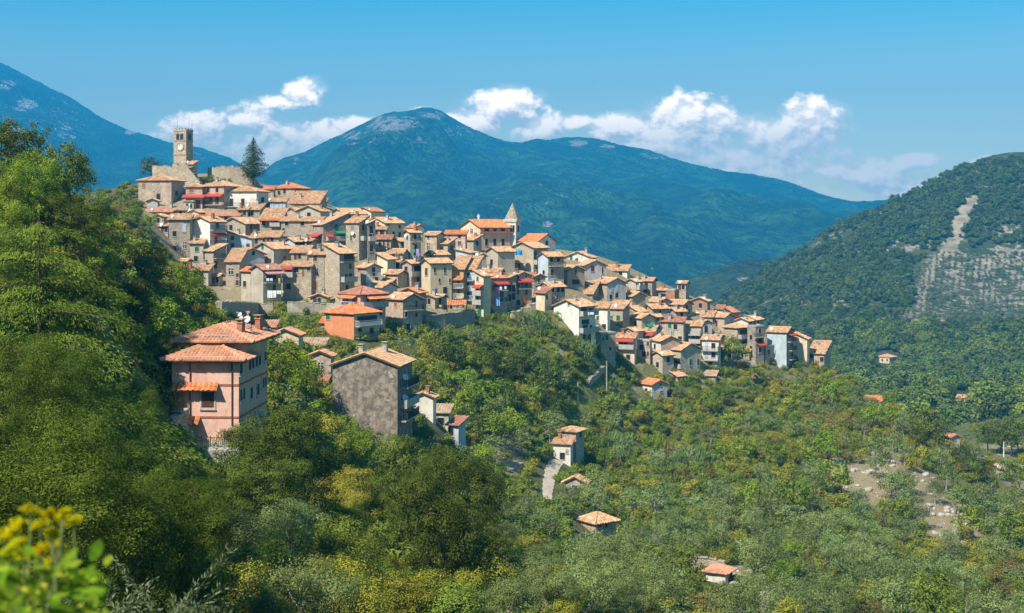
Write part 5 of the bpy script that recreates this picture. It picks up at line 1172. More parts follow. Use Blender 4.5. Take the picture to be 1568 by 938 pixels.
def crown(name, mat, lobes, n_cl, per, rc, leaf, aspect=.55, up=.5, sq=.8, rnd=.9):
    vol = np.array([r ** 2 for _, r in lobes]); pr = vol / vol.sum(); cs = []
    while len(cs) < n_cl:
        c, r = lobes[R.choice(len(lobes), p=pr)]
        d = R.randn(3); d /= np.linalg.norm(d)
        if d[2] < -.55 and R.rand() < .7: continue
        rr = r * (1.0 - .45 * R.rand() ** 2.2); p = c + d * rr * np.array([1, 1, sq])
        if any(np.linalg.norm((p - c2) / np.array([1, 1, sq])) < r2 * .6 for c2, r2 in lobes if c2 is not c) and R.rand() < .8: continue
        cs.append((p, d, R.rand()))
    P0 = np.array([c[0] for c in cs]); D0 = np.array([c[1] for c in cs]); T0 = np.array([c[2] for c in cs])
    off = np.clip(R.randn(n_cl * per, 3), -1.7, 1.7)
    cen = np.repeat(P0, per, 0) + off * rc * np.array([1, 1, .75])
    nrm = np.repeat(D0, per, 0) * .75 + off * .5 + np.array([0, 0, up]) + R.randn(n_cl * per, 3) * rnd * .3
    tint = np.repeat(T0, per) * .45 + R.rand(n_cl * per) * .55
    return leaf_mesh(name, mat, cen, nrm, leaf * R.uniform(.7, 1.3, n_cl * per), aspect, tint)
def trunk_mesh(name, H_, r, mat, limbs=4, lean=.15, spread=1.2):
    mb = MB(); p = Vector((0, 0, -.6)); d = Vector((random.uniform(-lean, lean), random.uniform(-lean, lean), 1)).normalized(); rad = r; pts = [p]
    for k in range(4):
        q = p + d * ((H_ + .6) / 4); mb.tube(p, q, rad, rad * .8, 7); p = q; rad *= .8; d = (d + Vector((random.uniform(-.2, .2), random.uniform(-.2, .2), .1))).normalized(); pts.append(p)
    for i in range(limbs):
        a = 2 * math.pi * (i + random.random() * .6) / limbs; s = pts[2].lerp(pts[4], random.random()); e = s + Vector((math.cos(a) * spread, math.sin(a) * spread, spread * random.uniform(.5, 1.1)))
        mid = s.lerp(e, .5) + Vector((0, 0, -.12 * spread)); mb.tube(s, mid, rad * .8, rad * .55, 5); mb.tube(mid, e, rad * .55, rad * .2, 5)
    return mesh_np(name, mb.v, mb.f, [mat])
def bare_mesh(name, H_, r, mat, depth=4):
    mb = MB()
    def rec(p, d, L, rad, k):
        q = p + d * L; mb.tube(p, q, rad, rad * .68, 5 if k > 1 else 4)
        if k == 0: return
        for i in range(3 if k > 1 else 4):
            nd = (d + Vector((random.uniform(-.75, .75), random.uniform(-.75, .75), random.uniform(-.1, .5)))).normalized(); rec(p + d * L * random.uniform(.6, 1), nd, L * random.uniform(.6, .8), rad * .6, k - 1)
    rec(Vector((0, 0, -.4)), Vector((random.uniform(-.15, .15), 0, 1)).normalized(), H_ * .36, r, depth)
    return mesh_np(name, mb.v, mb.f, [mat])
# kind -> per level of detail: list of (crown mesh, trunk mesh, height)
KIND = {}
def make_kind(k, leafk, Hh, Rr, z0, nl, lod, bark=None, tr=.16, nvar=4, limbs=4, sq=.8, rl=(.38, .6), up=.5, aspect=.55, spread=.62):
    """lod: list of (clumps, leaves per clump, clump radius, leaf size)"""
    KIND[k] = []
    for (ncl, per, rc, lf) in lod:
        vs = []
        for i in range(nvar):
            lb = lobed(nl, Rr, Hh - z0, z0, spread=spread, rl=rl)
            vs.append((crown('crown', LEAF[leafk], lb, ncl, per, rc, lf, aspect, up, sq), trunk_mesh('trunk', z0 + (Hh - z0) * .45, tr, bark or M_bark, limbs, .15, Rr * .55), Hh))
        KIND[k].append(vs)
make_kind('olive_tree', 'olive', 4.6, 2.5, 1.1, 18, [(230, 64, .25, .125), (130, 21, .30, .24), (90, 12, .35, .35)], M_bark_grey, .2, 4, 4, .85, (.22, .4), .4, .4, .72)
make_kind('oak_tree', 'oak', 8.0, 3.6, 1.2, 30, [(300, 96, .26, .125), (210, 26, .33, .25), (120, 13, .42, .42)], M_bark, .24, 3, 5, .9, (.2, .34), .5, .55, .76)
make_kind('broadleaf_tree', 'broadleaf', 6.5, 2.8, 1.0, 20, [(270, 64, .25, .14), (150, 22, .31, .27), (95, 12, .38, .42)], M_bark, .18, 4, 4, .95, (.22, .38), .5, .55, .74)
make_kind('lime_tree', 'lime', 6.0, 2.8, 1.2, 10, [(320, 24, .34, .24)], M_bark, .2, 1, 4, .9)
make_kind('yellow_bush', 'bush', 2.6, 1.7, .1, 9, [(140, 54, .20, .11), (90, 18, .25, .21), (64, 11, .28, .3)], M_bark, .06, 4, 3, .8, (.3, .55))
make_kind('russet_bush', 'russet', 2.4, 1.6, .1, 9, [(130, 52, .20, .11), (85, 18, .25, .21), (64, 11, .28, .3)], M_bark, .06, 3, 3, .8, (.3, .55))
make_kind('green_bush', 'green', 2.8, 1.7, .1, 9, [(140, 54, .20, .11), (90, 18, .25, .21), (64, 11, .28, .3)], M_bark, .06, 3, 3, .8, (.3, .55))
make_kind('juniper_tree', 'juniper', 7.5, 2.3, .3, 34, [(330, 150, .19, .08)], M_bark, .2, 2, 4, 1.5, (.15, .28), .6, .35, .8)
PROTO = {}
TREES = []
CNT = {}
def put_tree(kind, p, s=1.0, lod=None, label=None, group=None, sz=None, name=None):
    d = p.y
    lods = KIND[kind]
    if lod is None: lod = 0 if d < 125 else (1 if d < 225 else 2)
    lod = min(lod, len(lods) - 1)
    cm, tm, H_ = lods[lod][R.randint(len(lods[lod]))]
    root = empty(kind, p); root.scale = (s * R.uniform(.9, 1.12), s * R.uniform(.9, 1.12), s * (sz or R.uniform(.88, 1.12))); root.rotation_euler = (R.uniform(-.06, .06), R.uniform(-.06, .06), R.rand() * 6.28)
    add('trunk', tm, root); c = add('crown', cm, root)
    cpx, cpy = PX(p + Vector((0, 0, H_ * s * .5)))
    TREES.append([root, kind, s, cpx, cpy, label, group]); CNT[kind] = CNT.get(kind, 0) + 1
    return root
def in_poly(x, y, poly):
    c = False; j = len(poly) - 1
    for i in range(len(poly)):
        xi, yi = poly[i]; xj, yj = poly[j]
        if (yi > y) != (yj > y) and x < (xj - xi) * (y - yi) / (yj - yi) + xi: c = not c
        j = i
    return c
BOXES = []                                              # footprints to keep clear of trees
for h in HOUSES.values():
    c = h['c']; cx = (c[0] + c[2]) / 2; BOXES.append((cx.x, cx.y, max((c[0] - c[2]).length, (c[1] - c[3]).length) / 2))
KEEP = [((790,470),(800,600)),]
def clear_of_houses(p, r):
    q = Vector((p.x + 21.5, p.y - 115, 0)); sd = Vector((S.x, S.y, 0)).normalized(); al = q.dot(sd); la = abs(q.x * sd.y - q.y * sd.x)
    if -2 < al < 24 and la < 5.5 + r: return False
    return all((p.x - x) ** 2 + (p.y - y) ** 2 > (rr * .8 + r) ** 2 for x, y, rr in BOXES)
def near_seg(x, y, segs):
    best = 1e9
    for (x0, y0, x1, y1, w_) in segs:
        t = min(1, max(0, ((x - x0) * (x1 - x0) + (y - y0) * (y1 - y0)) / ((x1 - x0) ** 2 + (y1 - y0) ** 2))); best = min(best, math.hypot(x - x0 - t * (x1 - x0), y - y0 - t * (y1 - y0)) - w_)
    return best
PATHS = [(862,700,846,706,6),(846,706,838,722,9),(838,722,838,758,11),(930,560,912,590,8),(912,590,890,625,8),(890,625,868,648,6)]
SPOTS = {}
KEEPV = [(238,505,366,696,113),(366,505,408,640,113),(508,538,632,632,181),(822,702,868,756,238),(842,655,896,712,254),(862,726,904,748,230),(876,780,948,816,216),(1074,862,1124,890,200),(980,577,1022,606,322),(345,463,520,478,284),(655,480,728,500,298),
 (492,468,584,524,262),(592,448,654,506,268),(848,470,885,500,310),(636,594,712,690,236),(410,500,510,560,210),(885,500,1262,556,330),(1324,607,1350,620,336),(1444,658,1470,686,316),(1525,718,1542,734,296),(900,556,930,600,305),(782,464,820,488,298),(1300,712,1400,765,236),(1410,780,1470,820,222),(250,640,300,690,108),(410,645,432,656,140)]
def blocks_view(g, Rm, Hm):
    cx, _ = PX(g); x0, x1 = cx - Rm * F / g.y * .8, cx + Rm * F / g.y * .8; y1 = HY - F * g.z / g.y; y0 = HY - F * (g.z + Hm * .93) / g.y
    return any(g.y < dm and x0 < b and x1 > a and y0 < d - 2 and y1 > c for a, c, b, d, dm in KEEPV)
CRAD = {'olive_tree': 2.5, 'oak_tree': 3.6, 'broadleaf_tree': 2.8, 'lime_tree': 2.8, 'yellow_bush': 1.7, 'russet_bush': 1.6, 'green_bush': 1.7, 'juniper_tree': 2.3}
def base_for(px, pyc, Hm):
    """ground point whose tree of height Hm is centred at photo pixel (px, pyc)"""
    g = hit(px, pyc, 6)
    d = g.y if g is not None else 150
    for _ in range(4):
        g = hit(px, pyc + .5 * Hm * F / d, 6)
        if g is None: return None
        d = .5 * d + .5 * g.y
    return g
def zone(poly, mixk, spacing, smin, smax, tries=1500, skip=None):
    xs = [p[0] for p in poly]; ys = [p[1] for p in poly]; names = [k for k, _ in mixk]; w_ = np.array([v for _, v in mixk], float); w_ /= w_.sum()
    for _ in range(tries):
        x, y = R.uniform(min(xs), max(xs)), R.uniform(min(ys), max(ys))
        if not in_poly(x, y, poly): continue
        k = names[R.choice(len(names), p=w_)]; s = R.uniform(smin, smax); H_ = KIND[k][0][0][2] * s
        bk = 'bush' in k; sp = spacing * (.62 if bk else 1.0) * (.8 + .4 * R.rand())
        cell = (int(x // 40), int(y // 40)); ok = True
        for i in (-2, -1, 0, 1, 2):
            for j in (-2, -1, 0, 1, 2):
                for (x2, y2, s2) in SPOTS.get((cell[0] + i, cell[1] + j), ()):
                    if (x - x2) ** 2 + ((y - y2) * 1.35) ** 2 < (.5 * (sp + s2)) ** 2: ok = False; break
                if not ok: break
            if not ok: break
        if not ok: continue
        if skip and skip(x, y): continue
        g = base_for(x, y, H_)
        if g is None: continue
        bx, by = PX(g)
        if near_seg(bx, by, PATHS) < 8 or near_seg(x, y, PATHS) < 6: continue
        if not clear_of_houses(g, .8 * s if bk else 1.6 * s): continue
        if blocks_view(g, CRAD[k] * s, H_): continue
        SPOTS.setdefault(cell, []).append((x, y, sp))
        put_tree(k, g, s)
def one(kind, x, y, s, d=None, label=None, sz=None, lod=None):
    H_ = KIND[kind][0][0][2] * s
    if d: p0 = P(x, y, d); g = Vector((p0.x, d, ground_at(p0.x, d)))
    else: g = base_for(x, y, H_)
    if g is None: return
    SPOTS.setdefault((int(x // 40), int(y // 40)), []).append((x, y, min(60, 2.2 * s * F / g.y)))
    return put_tree(kind, g, s, lod, label, None, sz)
# single trees that stand out in the photograph
one('lime_tree', 453, 562, .82, d=178, label='yellow green leafy tree behind the pink house')
one('broadleaf_tree', 424, 598, 1.0, d=150, label='dark leafy tree in front of the yellow green one')
one('broadleaf_tree', 470, 640, .9, d=165)
for x, y, s in ((420,722,1.05),(385,690,.7),(455,745,.85),(395,755,.8),(440,690,.6)): one('oak_tree', x, y, s)
for x, y, s in ((640,735,1.0),(700,775,1.05),(668,835,.95),(608,790,.85),(745,745,.75),(725,850,.8),(625,690,.55)): one('oak_tree', x, y, s)
one('oak_tree', 662, 678, .42, d=178, label='dark fig tree under the white gable and the bare grey gable')
for x, y, s in ((800,548,.95),(828,570,.8),(770,560,.7),(850,565,.7)): one('oak_tree', x, y, s)
one('broadleaf_tree', 1122, 542, 1.35, d=343, label='tall leafy tree before the hipped stone house at the right')
for x, y, s in ((1418,655,.95),(1436,668,.8),(1470,700,.7),(1405,668,.7),(1530,665,1.2),(1548,672,1.1),(1512,670,.9),(1560,668,1.0),(1495,715,.8)): one('oak_tree', x, y, s)
for x, y in ((1372,745),(1388,770),(1412,790),(1362,748),(1480,770),(1508,780),(1462,765),(1455,830),(1380,735),(1400,772),(1432,755),(1530,770),(1545,785),(1340,712)): one('olive_tree', x, y, R.uniform(.85, 1.1))
one('broadleaf_tree', 738, 712, 1.0, d=205); one('broadleaf_tree', 758, 730, .9, d=208)
for x, y, s in ((1140,690,.8),(1200,890,.7),(1390,740,.6)): one('broadleaf_tree', x, y, s)
for x, y, s in ((318,268,.9),(326,266,.7),(341,280,.7),(310,270,.6),(352,284,.5)): one('green_bush', x, y, s, d=386)
one('oak_tree', 230, 262, .9, d=400, label='dark tree behind the castle wall left of the clock tower')
for x, y, s in ((848,498,.7),(860,506,.8),(872,513,.8),(846,514,.9),(884,524,.8),(858,522,1.0),(872,530,1.0),(838,504,.9)): one('green_bush', x, y, s)
for x, y, s in ((528,664,.62),(562,674,.7),(598,690,.62),(545,690,.7)): one('broadleaf_tree', x, y, s)
for x, y, s in ((946,548,.8),(956,560,.9),(938,538,.7),(966,567,.8),(972,578,.8),(950,572,1.0),(926,536,.6),(960,590,.9),(896,520,.6),(890,534,.9),(900,560,.8),(884,556,.9)): one('green_bush', x, y, s)
# zones
OL, OK_, BR, YB, RB, GB, JU = 'olive_tree', 'oak_tree', 'broadleaf_tree', 'yellow_bush', 'russet_bush', 'green_bush', 'juniper_tree'
zone([(40,650),(120,600),(230,650),(300,800),(285,880),(240,938),(60,938),(30,800)], [(JU, 1)], 62, .8, 1.05, 500)
zone([(0,205),(60,215),(95,240),(70,300),(0,320)], [(OK_, .4), (BR, .6)], 34, .6, .9, 500)
zone([(1255,556),(1300,575),(1345,600),(1400,632),(1390,650),(1320,625),(1262,580)], [(BR, .5), (GB, .4), (OL, .3), (YB, .3)], 17, .55, .85, 900)
zone([(0,215),(40,225),(90,235),(150,262),(200,305),(232,335),(240,390),(300,440),(335,470),(330,500),(260,490),(150,440),(90,380),(0,345)], [(OK_, .34), (BR, .4), (RB, .3), (YB, .12)], 36, .6, .95, 1800)
zone([(150,420),(250,440),(345,470),(350,492),(290,500),(262,520),(200,500)], [(BR, .5), (OK_, .4), (YB, .2)], 34, .5, .75, 400)
zone([(0,340),(90,330),(150,400),(170,470),(90,480),(0,470)], [(OK_, .6), (BR, .4)], 40, .6, .85, 400)
zone([(150,400),(230,430),(262,520),(255,560),(225,520),(190,450)], [(OK_, .5), (BR, .5), (RB, .2)], 50, .5, .75, 300)
zone([(262,690),(370,700),(400,800),(330,830),(290,800)], [(GB, .4), (OL, .4), (YB, .3), (RB, .2)], 48, .6, .95, 500)
zone([(290,800),(400,790),(480,830),(470,938),(280,938)], [(OL, .85), (YB, .2), (GB, .2)], 64, .85, 1.15, 500)
zone([(450,650),(560,640),(600,700),(590,780),(570,860),(700,900),(720,938),(470,938),(480,820),(450,780),(490,700)], [(YB, .62), (GB, .22), (RB, .2)], 44, .7, 1.25, 1500)
zone([(560,650),(700,650),(760,740),(850,790),(905,850),(960,938),(730,938),(700,880),(760,800),(690,710)], [(OL, .8), (BR, .12), (YB, .2)], 44, .8, 1.15, 1500)
zone([(590,515),(650,505),(730,498),(850,512),(890,550),(870,640),(800,660),(640,600),(600,560)], [(BR, .5), (OK_, .22), (OL, .25), (YB, .22), (GB, .25)], 26, .65, 1.05, 2600)
zone([(640,580),(800,600),(870,650),(850,690),(760,690),(700,660),(655,625)], [(OL, .8), (GB, .2), (BR, .15)], 30, .75, 1.1, 900)
zone([(890,640),(960,600),(1080,595),(1200,575),(1270,568),(1300,600),(1290,690),(1100,720),(900,730)], [(BR, .36), (OL, .36), (YB, .34), (GB, .3), (RB, .06)], 25, .65, 1.0, 3200)
bare = lambda x, y: bare_mask(np.array([float(x)]), np.array([float(y)]))[0] > .35 + .5 * R.rand()
zone([(880,760),(960,700),(1100,700),(1300,680),(1420,650),(1568,730),(1568,938),(1180,938),(960,920),(900,850)], [(OL, .8), (BR, .14), (YB, .16), (RB, .06), (GB, .14)], 30, .85, 1.2, 7000, bare)
zone([(1230,570),(1300,575),(1420,660),(1500,700),(1440,720),(1300,690),(1240,620)], [(OL, .4), (RB, .3), (YB, .4), (GB, .4), (BR, .3)], 22, .6, .95, 2500)
zone([(860,800),(960,860),(1060,938),(960,938),(900,870)], [(YB, .6), (GB, .3), (BR, .2)], 36, .8, 1.2, 400)
zone([(450,480),(560,500),(600,520),(590,545),(480,520),(420,500)], [(GB, .5), (BR, .3)], 30, .5, .8, 300)
zone([(330,470),(400,482),(440,490),(430,500),(350,490)], [(GB, .6), (BR, .4)], 30, .5, .7, 200)
zone([(1000,575),(1100,585),(1200,570),(1262,562),(1262,590),(1000,600)], [(GB, .5), (YB, .4), (BR, .2)], 22, .5, .8, 500)
print('TREES', CNT)
# ---- cedar, fir, reeds, bare trees
def layered(name, mat, H_, Rb, tiers, nb, per, leaf, droop, rise, z0, prof, thick=.12, aspect=.3, wid=.34):
    C_, N_, S_, T_, A_ = [], [], [], [], []
    wood = MB(); wood.tube(Vector((0, 0, -.8)), Vector((0, 0, H_ * .97)), H_ * .014, .015, 8)
    for k in range(tiers):
        f = k / (tiers - 1); z = z0 + (H_ - z0) * f * .98; L = Rb * prof(f)
        n = max(4, int(nb * (1 - .45 * f)))
        for i in range(n):
            a = 2 * math.pi * (i + R.rand()) / n; l = L * R.uniform(.6, 1.1); zz = z + R.uniform(-.24, .24) * H_ / tiers
            dx, dy = math.cos(a), math.sin(a)
            end = Vector((dx * l * .85, dy * l * .85, zz + rise * l - droop * l * .7)); wood.tube(Vector((0, 0, zz)), end, .03 + .006 * l, .012, 4)
            m = int(per * (l / Rb) ** 1.3) + 12; t = R.rand(m) ** .95; lat = R.randn(m) * wid * .5 * l * np.sin(np.clip(t, .08, 1) * math.pi * .85)
            zc = zz + rise * l * t - droop * l * t ** 2.2 + R.randn(m) * thick - np.abs(lat) * .22
            C_.append(np.stack([dx * l * t - dy * lat, dy * l * t + dx * lat, zc], 1)); N_.append(np.array([dx * .6, dy * .6, 1.0]) + R.randn(m, 3) * .5)
            A_.append(np.stack([dx - dy * lat / max(l, .1) * 2, dy + dx * lat / max(l, .1) * 2, np.full(m, -.35)], 1)); S_.append(leaf * R.uniform(.6, 1.3, m)); T_.append(np.clip(R.rand() * .45 + R.rand(m) * .5, 0, 1))
    return leaf_mesh('crown', mat, np.concatenate(C_), np.concatenate(N_), np.concatenate(S_), aspect, np.concatenate(T_), np.concatenate(A_)), mesh_np('trunk', wood.v, wood.f, [M_bark])
def special(kind, cm, tm, p, label, cat, rot=0, s=1.0, group=None):
    r = empty(kind, p); r.rotation_euler.z = rot; r.scale = (s, s, s); add('trunk', tm, r); add('crown', cm, r); tag(r, label, cat, group); return r
def gpt(px, d): x = (px - CX) / F * d; return Vector((x, d, ground_at(x, d)))
cm, tm = layered('cedar', LEAF['cedar'], 12.5, 8.8, 10, 8, 2100, .19, .42, .24, .7, lambda f: (1 - f) ** .55 * .92 + .08, .10, .22, .27)
special('cedar_tree', cm, tm, gpt(60, 66), 'big cedar with layered drooping boughs at the left', 'tree', 1.0); LAND.append((80, 520, 'the layered cedar'))
cm, tm = layered('fir', LEAF['fir'], 12.2, 4.5, 17, 8, 130, .38, .22, .30, 1.6, lambda f: min(1, .6 + f * 1.8) * (1 - f) ** .62 * 1.1 + .03, .26, .5, .6)
pf_ = P(388, 276, 389); special('fir_tree', cm, tm, Vector((pf_.x, pf_.y, pf_.z - .5)), 'tall dark fir standing at the end of the castle wall', 'tree', 0, 1.0); LAND.append((388, 245, 'the dark fir'))
def reed_mesh(n, H_, rad):
    C_, N_, S_, T_, A_ = [], [], [], [], []
    for i in range(n):
        a = R.rand() * 6.28; r = rad * math.sqrt(R.rand()); h = H_ * R.uniform(.55, 1.1); ln = R.randn(2) * .16
        for k in range(7):
            f = (k + .6) / 7; C_.append((math.cos(a) * r + ln[0] * h * f * f, math.sin(a) * r + ln[1] * h * f * f, h * f)); b = R.rand() * 6.28; N_.append((math.cos(b), math.sin(b), .3)); S_.append(h * .34); T_.append(R.rand() * .6 + f * .3); A_.append((ln[0] * 2 + R.randn() * .25, ln[1] * 2 + R.randn() * .25, 1))
    return leaf_mesh('crown', LEAF['reed'], np.array(C_), np.array(N_), np.array(S_), .14, np.array(T_), np.array(A_))
rm = [reed_mesh(90, 3.6, 1.7), reed_mesh(110, 4.2, 2.2)]
cm_ = MB()
for i in range(16): a = R.rand() * 6.28; r = R.rand() * 1.4; cm_.tube(Vector((math.cos(a) * r, math.sin(a) * r, -.4)), Vector((math.cos(a) * r * 1.2, math.sin(a) * r * 1.2, 3.2)), .03, .015, 4)
cane = mesh_np('stem', cm_.v, cm_.f, [M_bark_grey])
for i, (x, y, lb) in enumerate(((800,502,'clump of tall light green cane under the stair wall'),(815,508,'second clump of cane right of the stair wall one'),(830,512,'cane clump nearest the white gabled house at the edge'),(922,690,'pale cane clump right of the pale tower house'),(938,684,'tall cane clump farther right of the tower house'),(952,694,'low cane clump by the terrace wall'),
    (1040,712,'cane clump at the left of a row on the terrace'),(1062,716,'second cane clump of the terrace row'),(1085,714,'third cane clump of the terrace row'),(896,548,'cane clump beside the grassy lane'))):
    g = hit(x, y, 30); r = empty('cane_clump', g); r.scale = (1, 1, R.uniform(.75, 1.05)); r.rotation_euler.z = R.rand() * 6; add('stem', cane, r); add('foliage', rm[i % 2], r); tag(r, lb, 'cane', 'cane clumps on the terraces')
bm_ = [bare_mesh('branch', 4.5, .09, M_bark_grey), bare_mesh('branch', 3.6, .07, M_bark_grey)]
for i, (x, y, s, lb) in enumerate(((436,815,1.0,'leafless grey tree among the dark oaks'),(560,665,1.2,'bare branching tree before the bare grey gable'),(585,660,1.0,'second bare tree before the bare grey gable'),(600,755,1.0,'dead grey tree left of the dark oak cluster'),(875,765,.9,'bare tree in front of the small stone hut'),(1000,842,1.1,'leafless pale tree below the low shed'),(985,836,.9,'small leafless tree left of the pale one below the shed'),(1158,800,1.2,'tall bare tree in the right hand groves'),(1120,925,1.0,'bare pale shrub tree near the bottom of the groves'))):
    g = hit(x, y + 10, 30); r = empty('bare_tree', g); r.scale = (s,) * 3; r.rotation_euler.z = R.rand() * 6; o = add('branch', bm_[i % 2], r); tag(r, lb, 'tree', 'leafless trees')
# ---- labels that single out each tree
LAND += [(838, 735, 'the pale concrete path'), (1330, 730, 'the dry bare field'), (905, 600, 'the grassy lane'), (150, 780, 'the big juniper thicket'), (90, 300, 'the left hilltop'), (1568, 700, 'the right edge valley road'), (700, 938, 'the bottom view edge'), (1350, 938, 'the lower right corner')]
LAND.append((312, 600, 'the pink house'))
SAY = {'olive_tree': ('grey olive', 'tree'), 'oak_tree': ('dark oak', 'tree'), 'broadleaf_tree': ('leafy tree', 'tree'), 'lime_tree': ('yellow green tree', 'tree'), 'yellow_bush': ('yellowish bush', 'bush'), 'russet_bush': ('rusty bush', 'bush'), 'green_bush': ('green bush', 'bush'), 'juniper_tree': ('feathery juniper', 'tree')}
GRP = {'olive_tree': 'olive trees on the slopes', 'oak_tree': 'evergreen oaks', 'broadleaf_tree': 'leafy trees on the slopes', 'lime_tree': 'yellow green trees', 'yellow_bush': 'yellowish bushes', 'russet_bush': 'rusty bushes', 'green_bush': 'green bushes', 'juniper_tree': 'junipers of the thicket'}
ORD = 'first second third fourth fifth sixth seventh eighth ninth tenth eleventh twelfth'.split() + ['%dth' % i for i in range(13, 90)]
bins = {}
for t in TREES:
    root, kind, s, cx, cy, lb, gp = t
    if lb: tag(root, lb, SAY[kind][1], GRP[kind]); continue
    land = min(LAND, key=lambda L: (L[0] - cx) ** 2 + ((L[1] - cy) * 1.3) ** 2); dx, dy = cx - land[0], cy - land[1]
    far_ = 'far ' if math.hypot(dx, dy) > 130 else ''
    rel = ('right of' if dx > 0 else 'left of') if abs(dx) > abs(dy) * 1.2 else ('below' if dy > 0 else 'above')
    size = 'small ' if s < .78 else ('big ' if s > 1.0 else '')
    bins.setdefault(f"{size}{SAY[kind][0]} {far_}{rel} {land[2]}", []).append(t)
for text, ts in bins.items():
    ts.sort(key=lambda t: t[3])
    for i, t in enumerate(ts):
        lb = text if len(ts) == 1 else f"{ORD[i]} from the left: {text}"
        tag(t[0], lb, SAY[t[1]][1], GRP[t[1]])
# ---- undergrowth and far woods: one object each, plants set out with geometry nodes
def instancer(name, pts, scl, idx, meshes, rot=None, kind='stuff'):
    col = bpy.data.collections.new(name + '_plants')
    for i, m in enumerate(meshes):
        o = bpy.data.objects.new('%02d_plant' % i, m); col.objects.link(o)
    me = bpy.data.meshes.new(name); me.from_pydata([tuple(p) for p in pts], [], [])
    a = me.attributes.new('scl', 'FLOAT', 'POINT'); a.data.foreach_set('value', np.asarray(scl, np.float32))
    a = me.attributes.new('idx', 'INT', 'POINT'); a.data.foreach_set('value', np.asarray(idx, np.int32))
    rz = np.zeros((len(pts), 3), np.float32); rz[:, 2] = R.rand(len(pts)) * 6.28; rz[:, :2] = R.randn(len(pts), 2) * .12
    a = me.attributes.new('rot', 'FLOAT_VECTOR', 'POINT'); a.data.foreach_set('vector', rz.ravel())
    ob = add(name, me); g = bpy.data.node_groups.new(name, 'GeometryNodeTree')
    g.interface.new_socket('Geometry', in_out='INPUT', socket_type='NodeSocketGeometry'); g.interface.new_socket('Geometry', in_out='OUTPUT', socket_type='NodeSocketGeometry')
    N = g.nodes; i = N.new('NodeGroupInput'); o = N.new('NodeGroupOutput'); ip = N.new('GeometryNodeInstanceOnPoints'); ci = N.new('GeometryNodeCollectionInfo')
    ci.inputs['Collection'].default_value = col; ci.inputs['Separate Children'].default_value = True; ci.inputs['Reset Children'].default_value = True
    def na(nm, ty): n = N.new('GeometryNodeInputNamedAttribute'); n.data_type = ty; n.inputs[0].default_value = nm; return next(s for s in n.outputs if s.enabled and s.name == 'Attribute')
    L = g.links; L.new(i.outputs[0], ip.inputs['Points']); L.new(ci.outputs[0], ip.inputs['Instance']); ip.inputs['Pick Instance'].default_value = True
    L.new(na('idx', 'INT'), ip.inputs['Instance Index']); L.new(na('rot', 'FLOAT_VECTOR'), ip.inputs['Rotation']); L.new(na('scl', 'FLOAT'), ip.inputs['Scale']); L.new(ip.outputs[0], o.inputs[0])
    md = ob.modifiers.new('plants', 'NODES'); md.node_group = g; ob['kind'] = kind
    return ob
UG = []
for lk in ('green', 'bush', 'russet', 'broadleaf', 'olive'):
    for i in range(2): UG.append(crown('plant', LEAF[lk], lobed(6, 1.0, 1.3, -.1, rl=(.35, .6)), 70, 9, .22, .26, .5))
pts, scl, idx = [], [], []
_n = 0
while len(pts) < 10500 and _n < 36000:
    _n += 1
    x, y = R.uniform(-60, 1630), R.uniform(230, 1010)
    if y < 420 and x > 350: continue
    g = hit(x, y, 9)
    if g is None: continue
    if R.rand() < bare_mask(np.array([x]), np.array([y]))[0] * 1.15: continue
    if near_seg(x, y, PATHS) < 4: continue
    if not clear_of_houses(g, -.3): continue
    if blocks_view(g, 1, 1.6) and R.rand() < .8: continue
    vill = 455 < x < 1262 and y < 455 + max(0, (x - 850)) * .26 and x > 300
    if vill and R.rand() < .9: continue
    z = fbm(np.array([g.x / 22.]), np.array([g.y / 22.]), 3)[0]
    k = 0 if z < .50 else (1 if z < .62 else 0)
    if R.rand() < .05 or (1230 < x < 1420 and 610 < y < 760 and R.rand() < .4): k = 2
    if R.rand() < .25: k = R.choice([0, 3, 4])
    if x < 330 and y < 700: k = R.choice([0, 3, 0, 2])
    if x > 850 and y > 740 and R.rand() < .5: k = 4
    sc_ = R.uniform(.55, 1.45) * (1.0 if g.y > 90 else .7)
    pts.append((g.x, g.y, g.z - .15)); scl.append(sc_ * (.6 if vill else 1)); idx.append(k * 2 + R.randint(2))
instancer('undergrowth', pts, scl, idx, UG)
FW = [crown('plant', LEAF['far'], lobed(9, 2.6, 4.6, .2, rl=(.3, .5)), 60, 9, .45, .75, .6) for i in range(4)] + [crown('plant', LEAF['far_olive'], lobed(5, 1.7, 2.6, .3, rl=(.4, .6)), 26, 5, .4, .8, .5) for i in range(2)] + [crown('plant', LEAF['green'], lobed(9, 3.2, 5.5, .2, rl=(.3, .5)), 80, 10, .5, .7, .6) for i in range(2)]
pts, scl, idx = [], [], []; _n = 0
